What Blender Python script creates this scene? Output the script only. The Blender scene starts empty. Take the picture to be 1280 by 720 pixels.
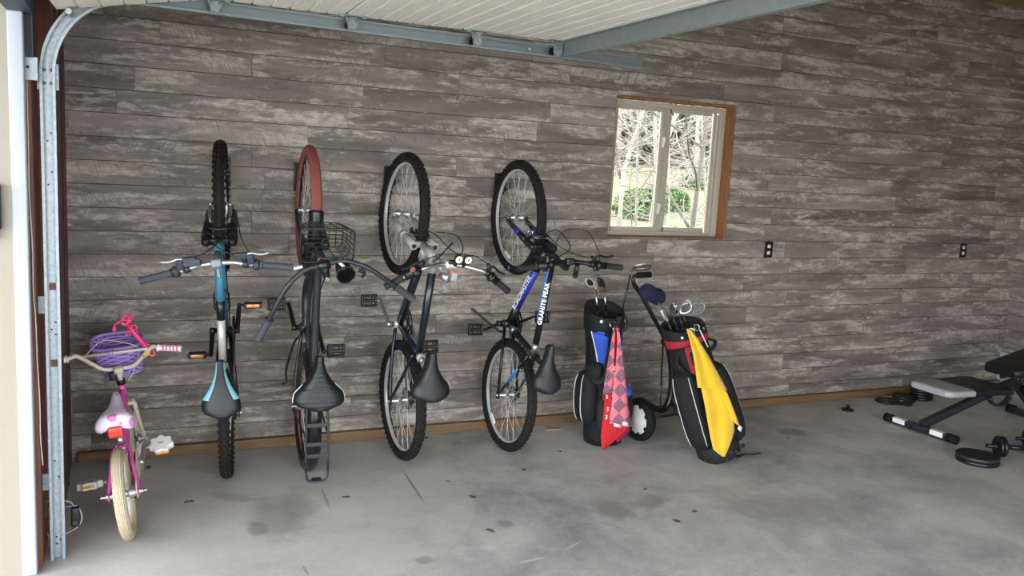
import bpy, math, random
from mathutils import Vector, Matrix
V = Vector
PI = math.pi
R_ = math.radians
SC = bpy.context.scene
COL = SC.collection
rnd = random.Random(7)

# ------------------------------------------------------------------ camera
FOC = 1080.73                      # focal length in pixels of the 1280 px frame
PITCH, ROLL, YAW = 0.143077, 0.053896, -0.429723
CAM = V((0.0, -5.05, 1.7297))
def cam_axes():
    cy, sy, cp, sp, cr, sr = math.cos(YAW), math.sin(YAW), math.cos(PITCH), math.sin(PITCH), math.cos(ROLL), math.sin(ROLL)
    R0, F0, U0 = V((cy, sy, 0)), V((-sy, cy, 0)), V((0, 0, 1))
    F1 = F0 * cp - U0 * sp
    U1 = U0 * cp + F0 * sp
    return R0 * cr + U1 * sr, U1 * cr - R0 * sr, F1
CR, CU, CF = cam_axes()
def ray(x, y):
    return CR * ((x - 640) / FOC) - CU * ((y - 360) / FOC) + CF
def at(x, y, Y):                   # the point of the photo pixel that lies at depth Y
    d = ray(x, y)
    return CAM + d * ((Y - CAM.y) / d.y)
def atz(x, y, z=0.0):
    d = ray(x, y)
    return CAM + d * ((z - CAM.z) / d.z)

# ------------------------------------------------------------------ mesh builder
def catmull(pts, n=8, closed=False):
    pts = [V(p) for p in pts]
    out = []
    N = len(pts)
    segs = N if closed else N - 1
    for i in range(segs):
        if closed:
            p0, p1, p2, p3 = pts[(i - 1) % N], pts[i], pts[(i + 1) % N], pts[(i + 2) % N]
        else:
            p1, p2 = pts[i], pts[i + 1]
            p0 = pts[i - 1] if i > 0 else p1 * 2 - p2
            p3 = pts[i + 2] if i + 2 < N else p2 * 2 - p1
        for k in range(n):
            t = k / n
            out.append(0.5 * ((2 * p1) + (p2 - p0) * t + (2 * p0 - 5 * p1 + 4 * p2 - p3) * t * t + (3 * p1 - p0 - 3 * p2 + p3) * t ** 3))
    if not closed:
        out.append(pts[-1])
    return out

def frame_of(d):
    d = V(d).normalized()
    up = V((0, 0, 1)) if abs(d.z) < 0.9 else V((1, 0, 0))
    a = d.cross(up).normalized()
    return a, d.cross(a).normalized(), d

class MB:
    def __init__(s, T=None):
        s.v, s.f, s.m, s.sm, s.T, s.att = [], [], [], [], T, None
    def add(s, verts, faces, mat=0, smooth=False):
        o = len(s.v)
        T = s.T
        s.v += [T(V(p)) if T else V(p) for p in verts]
        s.f += [[i + o for i in f] for f in faces]
        s.m += [mat] * len(faces) if isinstance(mat, int) else list(mat)
        s.sm += [smooth] * len(faces) if isinstance(smooth, bool) else list(smooth)
        return s
    def loft(s, rings, mat=0, smooth=True, caps=True, closed=False):
        n = len(rings[0])
        vs = [p for r in rings for p in r]
        fs, ms = [], []
        K = len(rings)
        for i in range(K if closed else K - 1):
            a, b = i * n, ((i + 1) % K) * n
            for j in range(n):
                k = (j + 1) % n
                fs.append([a + j, a + k, b + k, b + j])
                ms.append(mat(i, j) if callable(mat) else mat)
        sm = [smooth] * len(fs)
        if caps and not closed:
            fs.append(list(range(n))[::-1]); fs.append([(K - 1) * n + j for j in range(n)])
            c = mat(0, 0) if callable(mat) else mat
            c2 = mat(K - 2, 0) if callable(mat) else mat
            ms += [c, c2]; sm += [False, False]
        return s.add(vs, fs, ms, sm)
    def box(s, c, d, mat=0, rot=None):
        h = V(d) / 2
        vs = [V((x * h.x, y * h.y, z * h.z)) for x in (-1, 1) for y in (-1, 1) for z in (-1, 1)]
        if rot is not None: vs = [rot @ p for p in vs]
        vs = [p + V(c) for p in vs]
        return s.add(vs, [[0, 1, 3, 2], [4, 6, 7, 5], [0, 4, 5, 1], [2, 3, 7, 6], [0, 2, 6, 4], [1, 5, 7, 3]], mat)
    def rbox(s, c, d, r=0.01, mat=0, rot=None, seg=3):        # box with rounded edges
        d = V(d); r = min(r, min(d) / 2 * 0.99)
        def ring(ins, z):
            hx, hy = d.x / 2 - ins, d.y / 2 - ins
            rr = max(r - ins, 1e-4)
            out = []
            for cx, cy, a0 in ((hx - rr, hy - rr, 0), (-hx + rr, hy - rr, PI / 2), (-hx + rr, -hy + rr, PI), (hx - rr, -hy + rr, 1.5 * PI)):
                for k in range(seg + 1):
                    a = a0 + PI / 2 * k / seg
                    out.append(V((cx + rr * math.cos(a), cy + rr * math.sin(a), z)))
            return out
        rings = []
        for k in range(seg + 1):
            a = PI / 2 * k / seg
            rings.append(ring(r * (1 - math.sin(a)) * 0.98, -d.z / 2 + r * (1 - math.cos(a))))
        for k in range(seg, -1, -1):
            a = PI / 2 * k / seg
            rings.append(ring(r * (1 - math.sin(a)) * 0.98, d.z / 2 - r * (1 - math.cos(a))))
        M = rot if rot is not None else Matrix.Identity(3)
        return s.loft([[M @ p + V(c) for p in q] for q in rings], mat)
    def cyl(s, p0, p1, r0, r1=None, n=14, mat=0, caps=True, smooth=True):
        p0, p1 = V(p0), V(p1)
        r1 = r0 if r1 is None else r1
        a, b, d = frame_of(p1 - p0)
        rg = lambda p, r: [p + a * (r * math.cos(2 * PI * k / n)) + b * (r * math.sin(2 * PI * k / n)) for k in range(n)]
        return s.loft([rg(p0, r0), rg(p1, r1)], mat, smooth, caps)
    def tube(s, pts, r, n=8, mat=0, closed=False, caps=True, sx=1.0):
        pts = [V(p) for p in pts]
        N = len(pts)
        rf = r if callable(r) else (lambda t: r)
        rings = []
        tang = []
        for i in range(N):
            if closed: t = pts[(i + 1) % N] - pts[(i - 1) % N]
            else: t = pts[min(i + 1, N - 1)] - pts[max(i - 1, 0)]
            if t.length < 1e-9: t = V((0, 0, 1))
            tang.append(t.normalized())
        a, b, _ = frame_of(tang[0])
        for i in range(N):
            if i:
                q = tang[i - 1].rotation_difference(tang[i])
                a = q @ a
                a = (a - tang[i] * a.dot(tang[i])).normalized()
            b = tang[i].cross(a)
            rr = rf(i / max(N - 1, 1))
            rings.append([pts[i] + a * (rr * math.cos(2 * PI * k / n)) + b * (rr * sx * math.sin(2 * PI * k / n)) for k in range(n)])
        return s.loft(rings, mat, True, caps, closed)
    def ring(s, c, axis, R, prof, seg=64, mat=0, smooth=True):  # a closed profile [(radial, axial)] swept about an axis
        a, b, d = frame_of(axis)
        c = V(c)
        rings = []
        for k in range(seg):
            t = 2 * PI * k / seg
            e = a * math.cos(t) + b * math.sin(t)
            rings.append([c + e * (R + p[0]) + d * p[1] for p in prof])
        return s.loft(rings, mat, smooth, False, True)
    def lathe(s, c, axis, prof, n=24, mat=0, smooth=True):       # [(radius, height)]
        a, b, d = frame_of(axis)
        c = V(c)
        rings = [[c + d * h + (a * math.cos(2 * PI * k / n) + b * math.sin(2 * PI * k / n)) * max(r, 1e-4) for k in range(n)] for r, h in prof]
        return s.loft(rings, mat, smooth, True)
    def ball(s, c, r, n=12, mat=0, rot=None):
        r = V((r, r, r)) if not hasattr(r, '__len__') else V(r)
        rings = []
        M = rot if rot is not None else Matrix.Identity(3)
        for i in range(n // 2 + 1):
            ph = -PI / 2 + PI * i / (n // 2)
            cr = max(math.cos(ph), 0.01)
            rings.append([M @ V((r.x * cr * math.cos(2 * PI * k / n), r.y * cr * math.sin(2 * PI * k / n), r.z * math.sin(ph))) + V(c) for k in range(n)])
        return s.loft(rings, mat)
    def prism(s, poly, off, mat=0, smooth=False):                # planar polygon (3D points) extruded by off
        poly = [V(p) for p in poly]; off = V(off); n = len(poly)
        vs = poly + [p + off for p in poly]
        fs = [list(range(n))[::-1], [n + i for i in range(n)]] + [[i, (i + 1) % n, n + (i + 1) % n, n + i] for i in range(n)]
        return s.add(vs, fs, mat, smooth)
    def sheet(s, rows, th, mat=0, nrm=None):                     # a grid of points as a cloth of thickness th
        nr, nc = len(rows), len(rows[0])
        P = [[V(p) for p in r] for r in rows]
        def normal(i, j):
            du = P[min(i + 1, nr - 1)][j] - P[max(i - 1, 0)][j]
            dv = P[i][min(j + 1, nc - 1)] - P[i][max(j - 1, 0)]
            n = du.cross(dv)
            return n.normalized() if n.length > 1e-9 else V((0, -1, 0))
        top = [P[i][j] + normal(i, j) * th / 2 for i in range(nr) for j in range(nc)]
        bot = [P[i][j] - normal(i, j) * th / 2 for i in range(nr) for j in range(nc)]
        o = nr * nc
        fs, ms = [], []
        for i in range(nr - 1):
            for j in range(nc - 1):
                a, b, c, d = i * nc + j, i * nc + j + 1, (i + 1) * nc + j + 1, (i + 1) * nc + j
                m = mat(i, j) if callable(mat) else mat
                fs += [[a, b, c, d], [o + d, o + c, o + b, o + a]]; ms += [m, m]
        edge = [i for i in range(nc)] + [i * nc + nc - 1 for i in range(1, nr)] + [(nr - 1) * nc + j for j in range(nc - 2, -1, -1)] + [i * nc for i in range(nr - 2, 0, -1)]
        for k in range(len(edge)):
            a, b = edge[k], edge[(k + 1) % len(edge)]
            fs.append([b, a, o + a, o + b]); ms.append(mat(0, 0) if callable(mat) else mat)
        return s.add(top + bot, fs, ms, True)
    def build(s, name, mats, parent=None, label=None):
        me = bpy.data.meshes.new(name)
        me.from_pydata([tuple(p) for p in s.v], [], s.f)
        for m in (mats if isinstance(mats, (list, tuple)) else [mats]): me.materials.append(m)
        me.polygons.foreach_set('material_index', s.m)
        me.polygons.foreach_set('use_smooth', s.sm)
        if s.att is not None:
            a = me.attributes.new('pid', 'FLOAT', 'FACE')
            a.data.foreach_set('value', s.att)
        me.update()
        o = bpy.data.objects.new(name, me)
        COL.objects.link(o)
        if parent is not None: o.parent = parent
        if label: o['label'] = label
        return o

def tag(o, label, cat, group=None, kind=None):
    if label: o['label'] = label
    if cat: o['category'] = cat
    if group: o['group'] = group
    if kind: o['kind'] = kind
    return o
def thing(name, label, cat, loc=(0, 0, 0), rot=None, group=None):
    o = bpy.data.objects.new(name, None)
    o.empty_display_size = 0.1
    COL.objects.link(o)
    M = (rot.to_4x4() if rot is not None else Matrix.Identity(4))
    M.translation = V(loc)
    o.matrix_world = M
    return tag(o, label, cat, group)
def struct(name, mb, mats, label=None):
    o = mb.build(name, mats)
    o['kind'] = 'structure'
    if label: o['label'] = label
    return o
def dup(root, loc, rot=None, label=None, group=None):
    r = root.copy(); COL.objects.link(r)
    M = (rot.to_4x4() if rot is not None else root.matrix_world.to_3x3().to_4x4()); M.translation = V(loc)
    r.matrix_world = M
    if label: r['label'] = label
    if group: r['group'] = group
    for ch in list(root.children):
        c = ch.copy(); COL.objects.link(c); c.parent = r
        for g in list(ch.children):
            d = g.copy(); COL.objects.link(d); d.parent = c
    return r
def rotz(a): return Matrix.Rotation(a, 3, 'Z')
def rotx(a): return Matrix.Rotation(a, 3, 'X')
def roty(a): return Matrix.Rotation(a, 3, 'Y')
def text_mesh(name, body, size, mat, parent, M, ext=0.0006, spacing=1.0):
    cu = bpy.data.curves.new(name + '_curve', 'FONT')
    cu.body = body; cu.size = size; cu.extrude = ext; cu.align_x = 'CENTER'; cu.align_y = 'CENTER'; cu.space_character = spacing
    cu.offset = 0.0012
    tmp = bpy.data.objects.new(name + '_tmp', cu)
    COL.objects.link(tmp)
    bpy.context.view_layer.update()
    me = bpy.data.meshes.new_from_object(tmp.evaluated_get(bpy.context.evaluated_depsgraph_get()))
    bpy.data.objects.remove(tmp)
    bpy.data.curves.remove(cu)
    me.materials.clear(); me.materials.append(mat)
    me.transform(M)
    o = bpy.data.objects.new(name, me)
    COL.objects.link(o)
    if parent is not None: o.parent = parent
    return o
# ------------------------------------------------------------------ materials
def lin(h):
    h = h.lstrip('#')
    c = [int(h[i:i + 2], 16) / 255 for i in (0, 2, 4)]
    return tuple((x / 12.92 if x <= 0.04045 else ((x + 0.055) / 1.055) ** 2.4) for x in c)
class NT:
    def __init__(s, name):
        s.mat = bpy.data.materials.new(name); s.mat.use_nodes = True
        s.t = s.mat.node_tree; s.t.nodes.clear()
        s.out = s.n('ShaderNodeOutputMaterial'); s.p = s.n('ShaderNodeBsdfPrincipled')
        s.l(s.p.outputs[0], s.out.inputs[0])
    def n(s, typ, **kw):
        x = s.t.nodes.new(typ)
        for k, v in kw.items(): setattr(x, k, v)
        return x
    def l(s, a, b): s.t.links.new(a, b)
    def setin(s, sock, v):
        if v is None: return
        if isinstance(v, bpy.types.NodeSocket): s.l(v, sock)
        elif isinstance(v, (tuple, list)) and sock.type == 'RGBA' and len(v) == 3: sock.default_value = (*v, 1)
        else: sock.default_value = v
    def math(s, op, a, b=None, c=None, clamp=False):
        x = s.n('ShaderNodeMath', operation=op, use_clamp=clamp)
        s.setin(x.inputs[0], a); s.setin(x.inputs[1], b); s.setin(x.inputs[2], c)
        return x.outputs[0]
    def mix(s, f, a, b, blend='MIX'):
        x = s.n('ShaderNodeMix', data_type='RGBA', blend_type=blend)
        s.setin(x.inputs[0], f); s.setin(x.inputs[6], a); s.setin(x.inputs[7], b)
        return x.outputs[2]
    def ramp(s, f, stops):
        x = s.n('ShaderNodeValToRGB')
        e = x.color_ramp.elements
        while len(e) < len(stops): e.new(0.5)
        for i, (p, c) in enumerate(stops):
            e[i].position = p; e[i].color = (*c, 1) if len(c) == 3 else c
        s.setin(x.inputs[0], f)
        return x.outputs[0]
    def step(s, f, a, b):
        x = s.n('ShaderNodeMapRange', interpolation_type='SMOOTHSTEP')
        s.setin(x.inputs[0], f); x.inputs[1].default_value = a; x.inputs[2].default_value = b
        return x.outputs[0]
    def coord(s, kind='Object'): return s.n('ShaderNodeTexCoord').outputs[kind]
    def map(s, v, loc=(0, 0, 0), rot=(0, 0, 0), scale=(1, 1, 1)):
        x = s.n('ShaderNodeMapping')
        s.l(v, x.inputs[0]); x.inputs[1].default_value = loc; x.inputs[2].default_value = rot; x.inputs[3].default_value = scale
        return x.outputs[0]
    def noise(s, v, scale=5, detail=3, rough=0.55, w=None, dist=0.0):
        x = s.n('ShaderNodeTexNoise', noise_dimensions='4D' if w is not None else '3D')
        s.setin(x.inputs['Vector'], v); x.inputs['Scale'].default_value = scale; x.inputs['Detail'].default_value = detail; x.inputs['Roughness'].default_value = rough
        x.inputs['Distortion'].default_value = dist
        if w is not None: s.setin(x.inputs['W'], w)
        return x.outputs[0]
    def bump(s, h, strength=0.3, dist=0.01):
        x = s.n('ShaderNodeBump'); x.inputs['Strength'].default_value = strength; x.inputs['Distance'].default_value = dist
        s.l(h, x.inputs['Height']); s.l(x.outputs[0], s.p.inputs['Normal'])
    def set(s, **kw):
        for k, v in kw.items(): s.setin(s.p.inputs[k.replace('_', ' ')], v)
        return s

def M(name, col, rough=0.5, metal=0.0, var=0.12, scale=30, bump=0.0, bscale=300, coat=0.0, spec=None):
    t = NT(name)
    c = lin(col) if isinstance(col, str) else col
    v = t.coord()
    n = t.noise(v, scale, 3)
    dark = tuple(x * (1 - var) for x in c); light = tuple(min(1, x * (1 + var)) for x in c)
    t.set(Base_Color=t.mix(n, dark, light), Roughness=rough, Metallic=metal)
    if coat: t.set(Coat_Weight=coat)
    if spec is not None: t.p.inputs['Specular IOR Level'].default_value = spec
    if bump: t.bump(t.noise(v, bscale, 2), bump, 0.002)
    return t.mat

def plank_wall():
    t = NT('weathered_plank')
    v = t.coord()
    pid = t.n('ShaderNodeAttribute', attribute_name='pid').outputs['Fac']
    w = t.math('MULTIPLY', pid, 40.0)
    rr = t.n('ShaderNodeTexWhiteNoise', noise_dimensions='1D'); t.l(w, rr.inputs['W']); rv = rr.outputs[0]
    tone = t.noise(t.map(v, scale=(1.3, 1.3, 9)), 1.0, 4, 0.6, w)          # long soft changes along a board
    patch = t.noise(t.map(v, scale=(2.2, 2.2, 13)), 1.0, 5, 0.62, w, 0.5)     # worn, limed areas
    fleck = t.noise(t.map(v, scale=(14, 14, 45)), 1.0, 4, 0.7, w, 0.3)
    grain = t.noise(t.map(v, scale=(9, 9, 260)), 1.0, 3, 0.7, w)
    sgn = t.math('SUBTRACT', t.math('MULTIPLY', t.math('GREATER_THAN', t.math('FRACT', t.math('MULTIPLY', rv, 7.0)), 0.4), 2.0), 1.0)
    sx = t.n('ShaderNodeSeparateXYZ'); t.l(v, sx.inputs[0])
    run = t.math('ADD', t.math('ADD', sx.outputs[0], sx.outputs[1]), t.math('MULTIPLY', t.math('MULTIPLY', sx.outputs[2], sgn), 0.42))
    cv = t.n('ShaderNodeCombineXYZ'); t.l(t.math('MULTIPLY', run, 120.0), cv.inputs[0]); t.l(t.math('MULTIPLY', sx.outputs[2], 16.0), cv.inputs[2])
    saw = t.noise(cv.outputs[0], 1.0, 2, 0.5, w)                              # saw marks leaning one way or the other
    sm0 = t.step(t.noise(t.map(v, scale=(2.5, 2.5, 10)), 1.0, 2, 0.5, t.math('ADD', w, 3.0)), 0.42, 0.6)
    base = t.ramp(tone, [(0.30, lin('#565047')), (0.5, lin('#776f66')), (0.70, lin('#91897e'))])
    tint = t.math('ADD', 0.86, t.math('MULTIPLY', rv, 0.28))
    tc = t.n('ShaderNodeCombineColor'); [t.l(tint, tc.inputs[i]) for i in range(3)]
    base = t.mix(1.0, base, tc.outputs[0], 'MULTIPLY')
    base = t.mix(t.math('MULTIPLY', t.math('MULTIPLY', t.step(saw, 0.54, 0.66), sm0), 0.45), base, lin('#4a433d'))
    base = t.mix(t.math('MULTIPLY', t.step(grain, 0.5, 0.7), 0.25), base, lin('#524b44'))
    broad = t.step(t.math('ADD', t.math('MULTIPLY', patch, 0.8), t.math('MULTIPLY', fleck, 0.2)), 0.47, 0.60)
    sm = t.step(t.noise(t.map(v, scale=(3, 3, 11)), 1.0, 2, 0.5, t.math('ADD', w, 7.0)), 0.40, 0.62)
    hatch = t.mix(sm, t.step(fleck, 0.42, 0.55), t.step(saw, 0.60, 0.40))
    worn = t.math('MULTIPLY', broad, t.math('ADD', 0.24, t.math('MULTIPLY', hatch, 0.50)))
    worn = t.math('ADD', worn, t.math('MULTIPLY', t.step(fleck, 0.60, 0.70), 0.40), None, True)
    pale = t.ramp(grain, [(0.3, lin('#b3ab9f')), (0.7, lin('#d0c8bb'))])
    col = t.mix(t.math('MULTIPLY', worn, 0.9), base, pale)
    t.set(Base_Color=col, Roughness=t.math('ADD', 0.42, t.math('MULTIPLY', tone, 0.2)))
    t.p.inputs['Specular IOR Level'].default_value = 0.3
    t.bump(t.math('ADD', saw, grain), 0.06, 0.002)
    return t.mat

def concrete():
    t = NT('worn_concrete')
    v = t.coord()
    n1 = t.noise(v, 0.55, 5, 0.6, None, 0.6); n2 = t.noise(v, 2.4, 6, 0.65, None, 0.5); n3 = t.noise(v, 60, 3, 0.6); n4 = t.noise(v, 9, 5, 0.7)
    f = t.math('ADD', t.math('MULTIPLY', n1, 0.5), t.math('MULTIPLY', n2, 0.5))
    col = t.ramp(f, [(0.36, lin('#85878a')), (0.48, lin('#a6a6a4')), (0.61, lin('#c0bfbb'))])
    col = t.mix(t.math('MULTIPLY', t.step(n4, 0.48, 0.70), 0.35), col, lin('#c9c8c4'))
    col = t.mix(t.math('MULTIPLY', t.step(n3, 0.52, 0.7), 0.22), col, lin('#6e6c68'))
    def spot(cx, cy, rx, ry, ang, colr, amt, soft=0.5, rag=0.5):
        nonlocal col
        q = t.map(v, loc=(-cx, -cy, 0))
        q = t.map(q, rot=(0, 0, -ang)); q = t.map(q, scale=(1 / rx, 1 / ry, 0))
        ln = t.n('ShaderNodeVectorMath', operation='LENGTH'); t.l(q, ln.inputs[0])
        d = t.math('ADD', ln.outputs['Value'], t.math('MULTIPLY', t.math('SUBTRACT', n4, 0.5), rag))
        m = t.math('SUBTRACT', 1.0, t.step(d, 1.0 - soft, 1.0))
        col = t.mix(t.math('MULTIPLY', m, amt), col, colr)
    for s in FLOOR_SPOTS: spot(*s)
    t.set(Base_Color=col, Roughness=t.ramp(n2, [(0.3, (.5, .5, .5)), (0.7, (.72, .72, .72))]))
    t.p.inputs['Specular IOR Level'].default_value = 0.35
    t.bump(t.math('ADD', n3, n4), 0.08, 0.003)
    return t.mat

def fspot(x0, y0, x1, y1, w, c, amt, soft=0.5, rag=0.5):     # an elongated floor mark between two photo points
    a, b = atz(x0, y0), atz(x1, y1)
    m = (a + b) / 2; d = b - a
    return (m.x, m.y, d.length / 2, w, math.atan2(d.y, d.x), lin(c), amt, soft, rag)
FLOOR_SPOTS = [
    (.685, -.841, 1.017, 1.017, 0, lin('#bcbab5'), 0.35, 0.025, 0.03),
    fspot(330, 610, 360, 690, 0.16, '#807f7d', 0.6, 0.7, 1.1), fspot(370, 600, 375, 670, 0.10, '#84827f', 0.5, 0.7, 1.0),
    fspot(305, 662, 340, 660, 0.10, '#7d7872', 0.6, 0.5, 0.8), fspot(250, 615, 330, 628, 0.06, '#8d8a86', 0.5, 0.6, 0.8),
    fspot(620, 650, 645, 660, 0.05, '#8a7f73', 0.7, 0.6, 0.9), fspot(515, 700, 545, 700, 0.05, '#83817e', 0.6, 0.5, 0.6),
    fspot(500, 583, 534, 634, 0.010, '#8b6a4a', 0.8, 0.5, 0.4), fspot(400, 606, 415, 642, 0.010, '#a5835a', 0.75, 0.5, 0.4), fspot(377, 705, 388, 722, 0.007, '#93704e', 0.7, 0.5, 0.4),
    fspot(740, 620, 790, 655, 0.12, '#807b75', 0.6, 0.6, 0.9), fspot(790, 620, 835, 635, 0.16, '#868079', 0.6, 0.6, 0.9),
    fspot(965, 538, 1015, 542, 0.10, '#6f6a65', 0.6, 0.5, 0.7), fspot(640, 705, 690, 695, 0.012, '#c9c7c2', 0.7, 0.6, 0.9), fspot(700, 690, 730, 675, 0.010, '#c6c4bf', 0.6, 0.6, 0.9), fspot(600, 680, 625, 688, 0.05, '#c2c1c0', 0.7, 0.7, 0.9),
    fspot(880, 640, 1150, 640, 0.30, '#8c8984', 0.45, 0.8, 0.9), fspot(640, 590, 660, 550, 0.10, '#87837d', 0.4, 0.7, 0.9),
]
MT = {}
def mk():
    A = MT
    A['plank'] = plank_wall(); A['concrete'] = concrete()
    A['groove'] = M('dark_backing', '#2b2622', 0.9)
    def wood(name, c1, c2, sc=(3, 40, 40)):
        t = NT(name); v = t.map(t.coord(), scale=sc)
        n = t.noise(v, 1.0, 5, 0.6, None, 0.8)
        t.set(Base_Color=t.ramp(n, [(0.3, lin(c1)), (0.7, lin(c2))]), Roughness=0.7); t.bump(n, 0.1, 0.003); return t.mat
    A['base_wood'] = wood('pine_baseboard', '#5f4830', '#7d6142')
    A['casing'] = wood('window_lining', '#75492a', '#94633a', (30, 30, 4))
    A['brown'] = wood('brown_stain', '#5a3327', '#754839', (40, 40, 3))
    A['tan'] = M('ceiling_board', '#8a7550', 0.9)
    A['white'] = M('white_trim', '#a9afb8', 0.5, var=0.03)
    A['cream'] = M('cream_siding', '#958d80', 0.6, var=0.03)
    A['vinyl'] = M('window_vinyl', '#aaa191', 0.4, var=0.03)
    A['door'] = door_skin()
    A['galv'] = galv()
    A['galv_dark'] = M('dull_steel', '#7b8484', 0.5, 0.4, 0.15)
    A['rail'] = M('rail_steel', '#6f787a', 0.45, 0.5, 0.12)
    A['wood_head'] = M('bronze_grey_head', '#6a645c', 0.3, 0.4)
    A['slate'] = M('blue_grey_steel', '#343a44', 0.55, 0.3)
    A['black'] = M('black_plastic', '#0d0d0f', 0.45)
    A['rubber'] = M('black_rubber', '#111111', 0.8, var=0.3, scale=60, spec=0.25)
    A['tread'] = M('dusty_rubber', '#201e1c', 0.85, var=0.4, scale=40, spec=0.2)
    A['rust_tire'] = M('brick_red_rubber', '#8a4a42', 0.75, var=0.12)
    A['chrome'] = M('chrome', '#d8d8d8', 0.18, 1.0, 0.04)
    A['alu'] = M('aluminium', '#bfc0c0', 0.35, 0.9, 0.06)
    A['silver'] = M('silver_paint', '#b9b8b0', 0.4, 0.3, 0.06)
    A['rim'] = M('rim_alloy', '#cfd0ce', 0.4, 0.5, 0.08)
    A['steel'] = M('dark_steel', '#4c4c4c', 0.4, 0.8)
    A['spoke'] = M('spoke_wire', '#d6d6d2', 0.4, 0.4)
    A['teal'] = M('teal_paint', '#3f8aa6', 0.3, 0.1, 0.06, coat=0.4)
    A['teal_light'] = M('teal_trim', '#79bccb', 0.5)
    A['grey_grip'] = M('grey_grip', '#3a3d43', 0.7)
    A['dark_grip'] = M('dark_grip', '#1c1d20', 0.75)
    A['satin'] = M('satin_black_paint', '#131416', 0.4, 0.1, coat=0.2)
    A['charcoal'] = M('charcoal_paint', '#2c2e32', 0.4, 0.2)
    A['leather'] = M('black_vinyl', '#101113', 0.5, bump=0.15, bscale=180)
    A['navy'] = M('navy_paint', '#111c2a', 0.3, 0.1, 0.08, coat=0.4)
    A['blue'] = M('blue_paint', '#2f7fd6', 0.3, 0.1, coat=0.4)
    A['blue_dark'] = M('royal_blue_paint', '#2236a0', 0.35, 0.1)
    A['letter'] = M('white_lettering', '#e4e4e2', 0.5, var=0.02)
    A['amber'] = M('amber_reflector', '#e08a1c', 0.25, coat=0.5)
    A['red_ref'] = M('red_reflector', '#c83424', 0.25, coat=0.5)
    A['orange_ref'] = M('coral_frame', '#d87060', 0.4)
    A['dial'] = M('pale_dial', '#d9d6c8', 0.4)
    A['pink'] = M('magenta_paint', '#c9509c', 0.3, 0.1, 0.08, coat=0.4)
    A['hot_pink'] = M('hot_pink_plastic', '#f0447c', 0.35, var=0.05)
    A['cream_paint'] = M('ivory_paint', '#cfc8b4', 0.45)
    A['white_tire'] = M('dirty_white_rubber', '#b5a68a', 0.8, var=0.2, scale=40)
    A['tire_edge'] = M('pale_rubber', '#dcd6c8', 0.7)
    A['purple'] = M('purple_plastic', '#a389d2', 0.45)
    A['saddle_pink'] = saddle_pink()
    A['white_plastic'] = M('white_plastic', '#e2e0de', 0.4, var=0.04)
    A['pink_print'] = M('pink_print', '#d87a9c', 0.5)
    A['label'] = M('white_label', '#e8e4e0', 0.6, var=0.05)
    A['fabric'] = M('black_nylon', '#09090b', 0.8, bump=0.3, bscale=500)
    A['fabric2'] = M('dark_grey_nylon', '#17171a', 0.8, bump=0.3, bscale=500)
    A['fab_blue'] = M('blue_nylon', '#2a50b4', 0.75)
    A['fab_navy'] = M('navy_knit', '#0e1434', 0.9, bump=0.4, bscale=400)
    A['fab_red'] = M('red_nylon', '#9a1f30', 0.75)
    A['piping'] = M('white_piping', '#d8d8d8', 0.6)
    A['yellow'] = towel_mat('yellow_terry', '#d2a50c', '#e4bb22')
    A['red_terry'] = M('red_terry', '#b81f26', 0.95, bump=0.5, bscale=500)
    A['maroon'] = M('maroon_terry', '#7c1522', 0.95, bump=0.5, bscale=500)
    A['pink_terry'] = checker_terry()
    A['scuffed'] = scuffed()
    A['iron'] = M('cast_iron', '#191a1d', 0.36, 0.2, 0.25, 40, 0.2, 120)
    A['iron_grey'] = M('grey_iron', '#2a2c2d', 0.45, 0.3, 0.2, 40, 0.2, 120)
    A['bench_steel'] = M('bench_steel', '#303236', 0.4, 0.4)
    A['pad_grey'] = M('grey_vinyl', '#9a9aa0', 0.45, var=0.05)
    A['glass'] = glass()
    A['wire'] = M('white_wire', '#c9c0b4', 0.6)
    A['receptacle'] = M('ivory_receptacle', '#d6d2c4', 0.4)
    A['grass'] = grass()
    A['bark'] = M('pale_bark', '#8a8278', 0.9, var=0.3)
    A['bark_dark'] = M('grey_bark', '#59524a', 0.9, var=0.3)
    A['leaf'] = M('green_leaves', '#465c30', 0.7, var=0.4, scale=3)
    A['needle'] = M('dark_needles', '#3a4232', 0.8, var=0.4, scale=2)
    A['gravel'] = M('driveway', '#a8a59c', 0.9, var=0.2, scale=40)
    A['leaf_dry'] = M('dry_leaf', '#5c4636', 0.8, var=0.3)
    A['cardboard'] = M('tan_shard', '#a9825c', 0.8)
def door_skin():
    t = NT('door_skin'); v = t.coord()
    n = t.noise(t.map(v, scale=(60, 5, 1)), 1.0, 4, 0.6)
    t.set(Base_Color=t.ramp(n, [(0.3, lin('#cdc8bd')), (0.7, lin('#e2ded4'))]), Roughness=0.55); t.bump(n, 0.15, 0.002); return t.mat
def galv():
    t = NT('galvanised_steel'); v = t.coord()
    vo = t.n('ShaderNodeTexVoronoi'); t.l(v, vo.inputs['Vector']); vo.inputs['Scale'].default_value = 70
    n = t.noise(v, 12, 3)
    t.set(Base_Color=t.mix(t.math('MULTIPLY', t.math('ADD', vo.outputs['Distance'], n), 0.6), lin('#7c868e'), lin('#a6afb5')), Metallic=0.55, Roughness=0.42); return t.mat
def saddle_pink():
    t = NT('hearts_vinyl'); v = t.coord()
    vo = t.n('ShaderNodeTexVoronoi'); t.l(v, vo.inputs['Vector']); vo.inputs['Scale'].default_value = 16
    t.set(Base_Color=t.mix(t.step(vo.outputs['Distance'], 0.30, 0.36), lin('#c878b8'), lin('#ddd0e2')), Roughness=0.4); return t.mat
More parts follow.
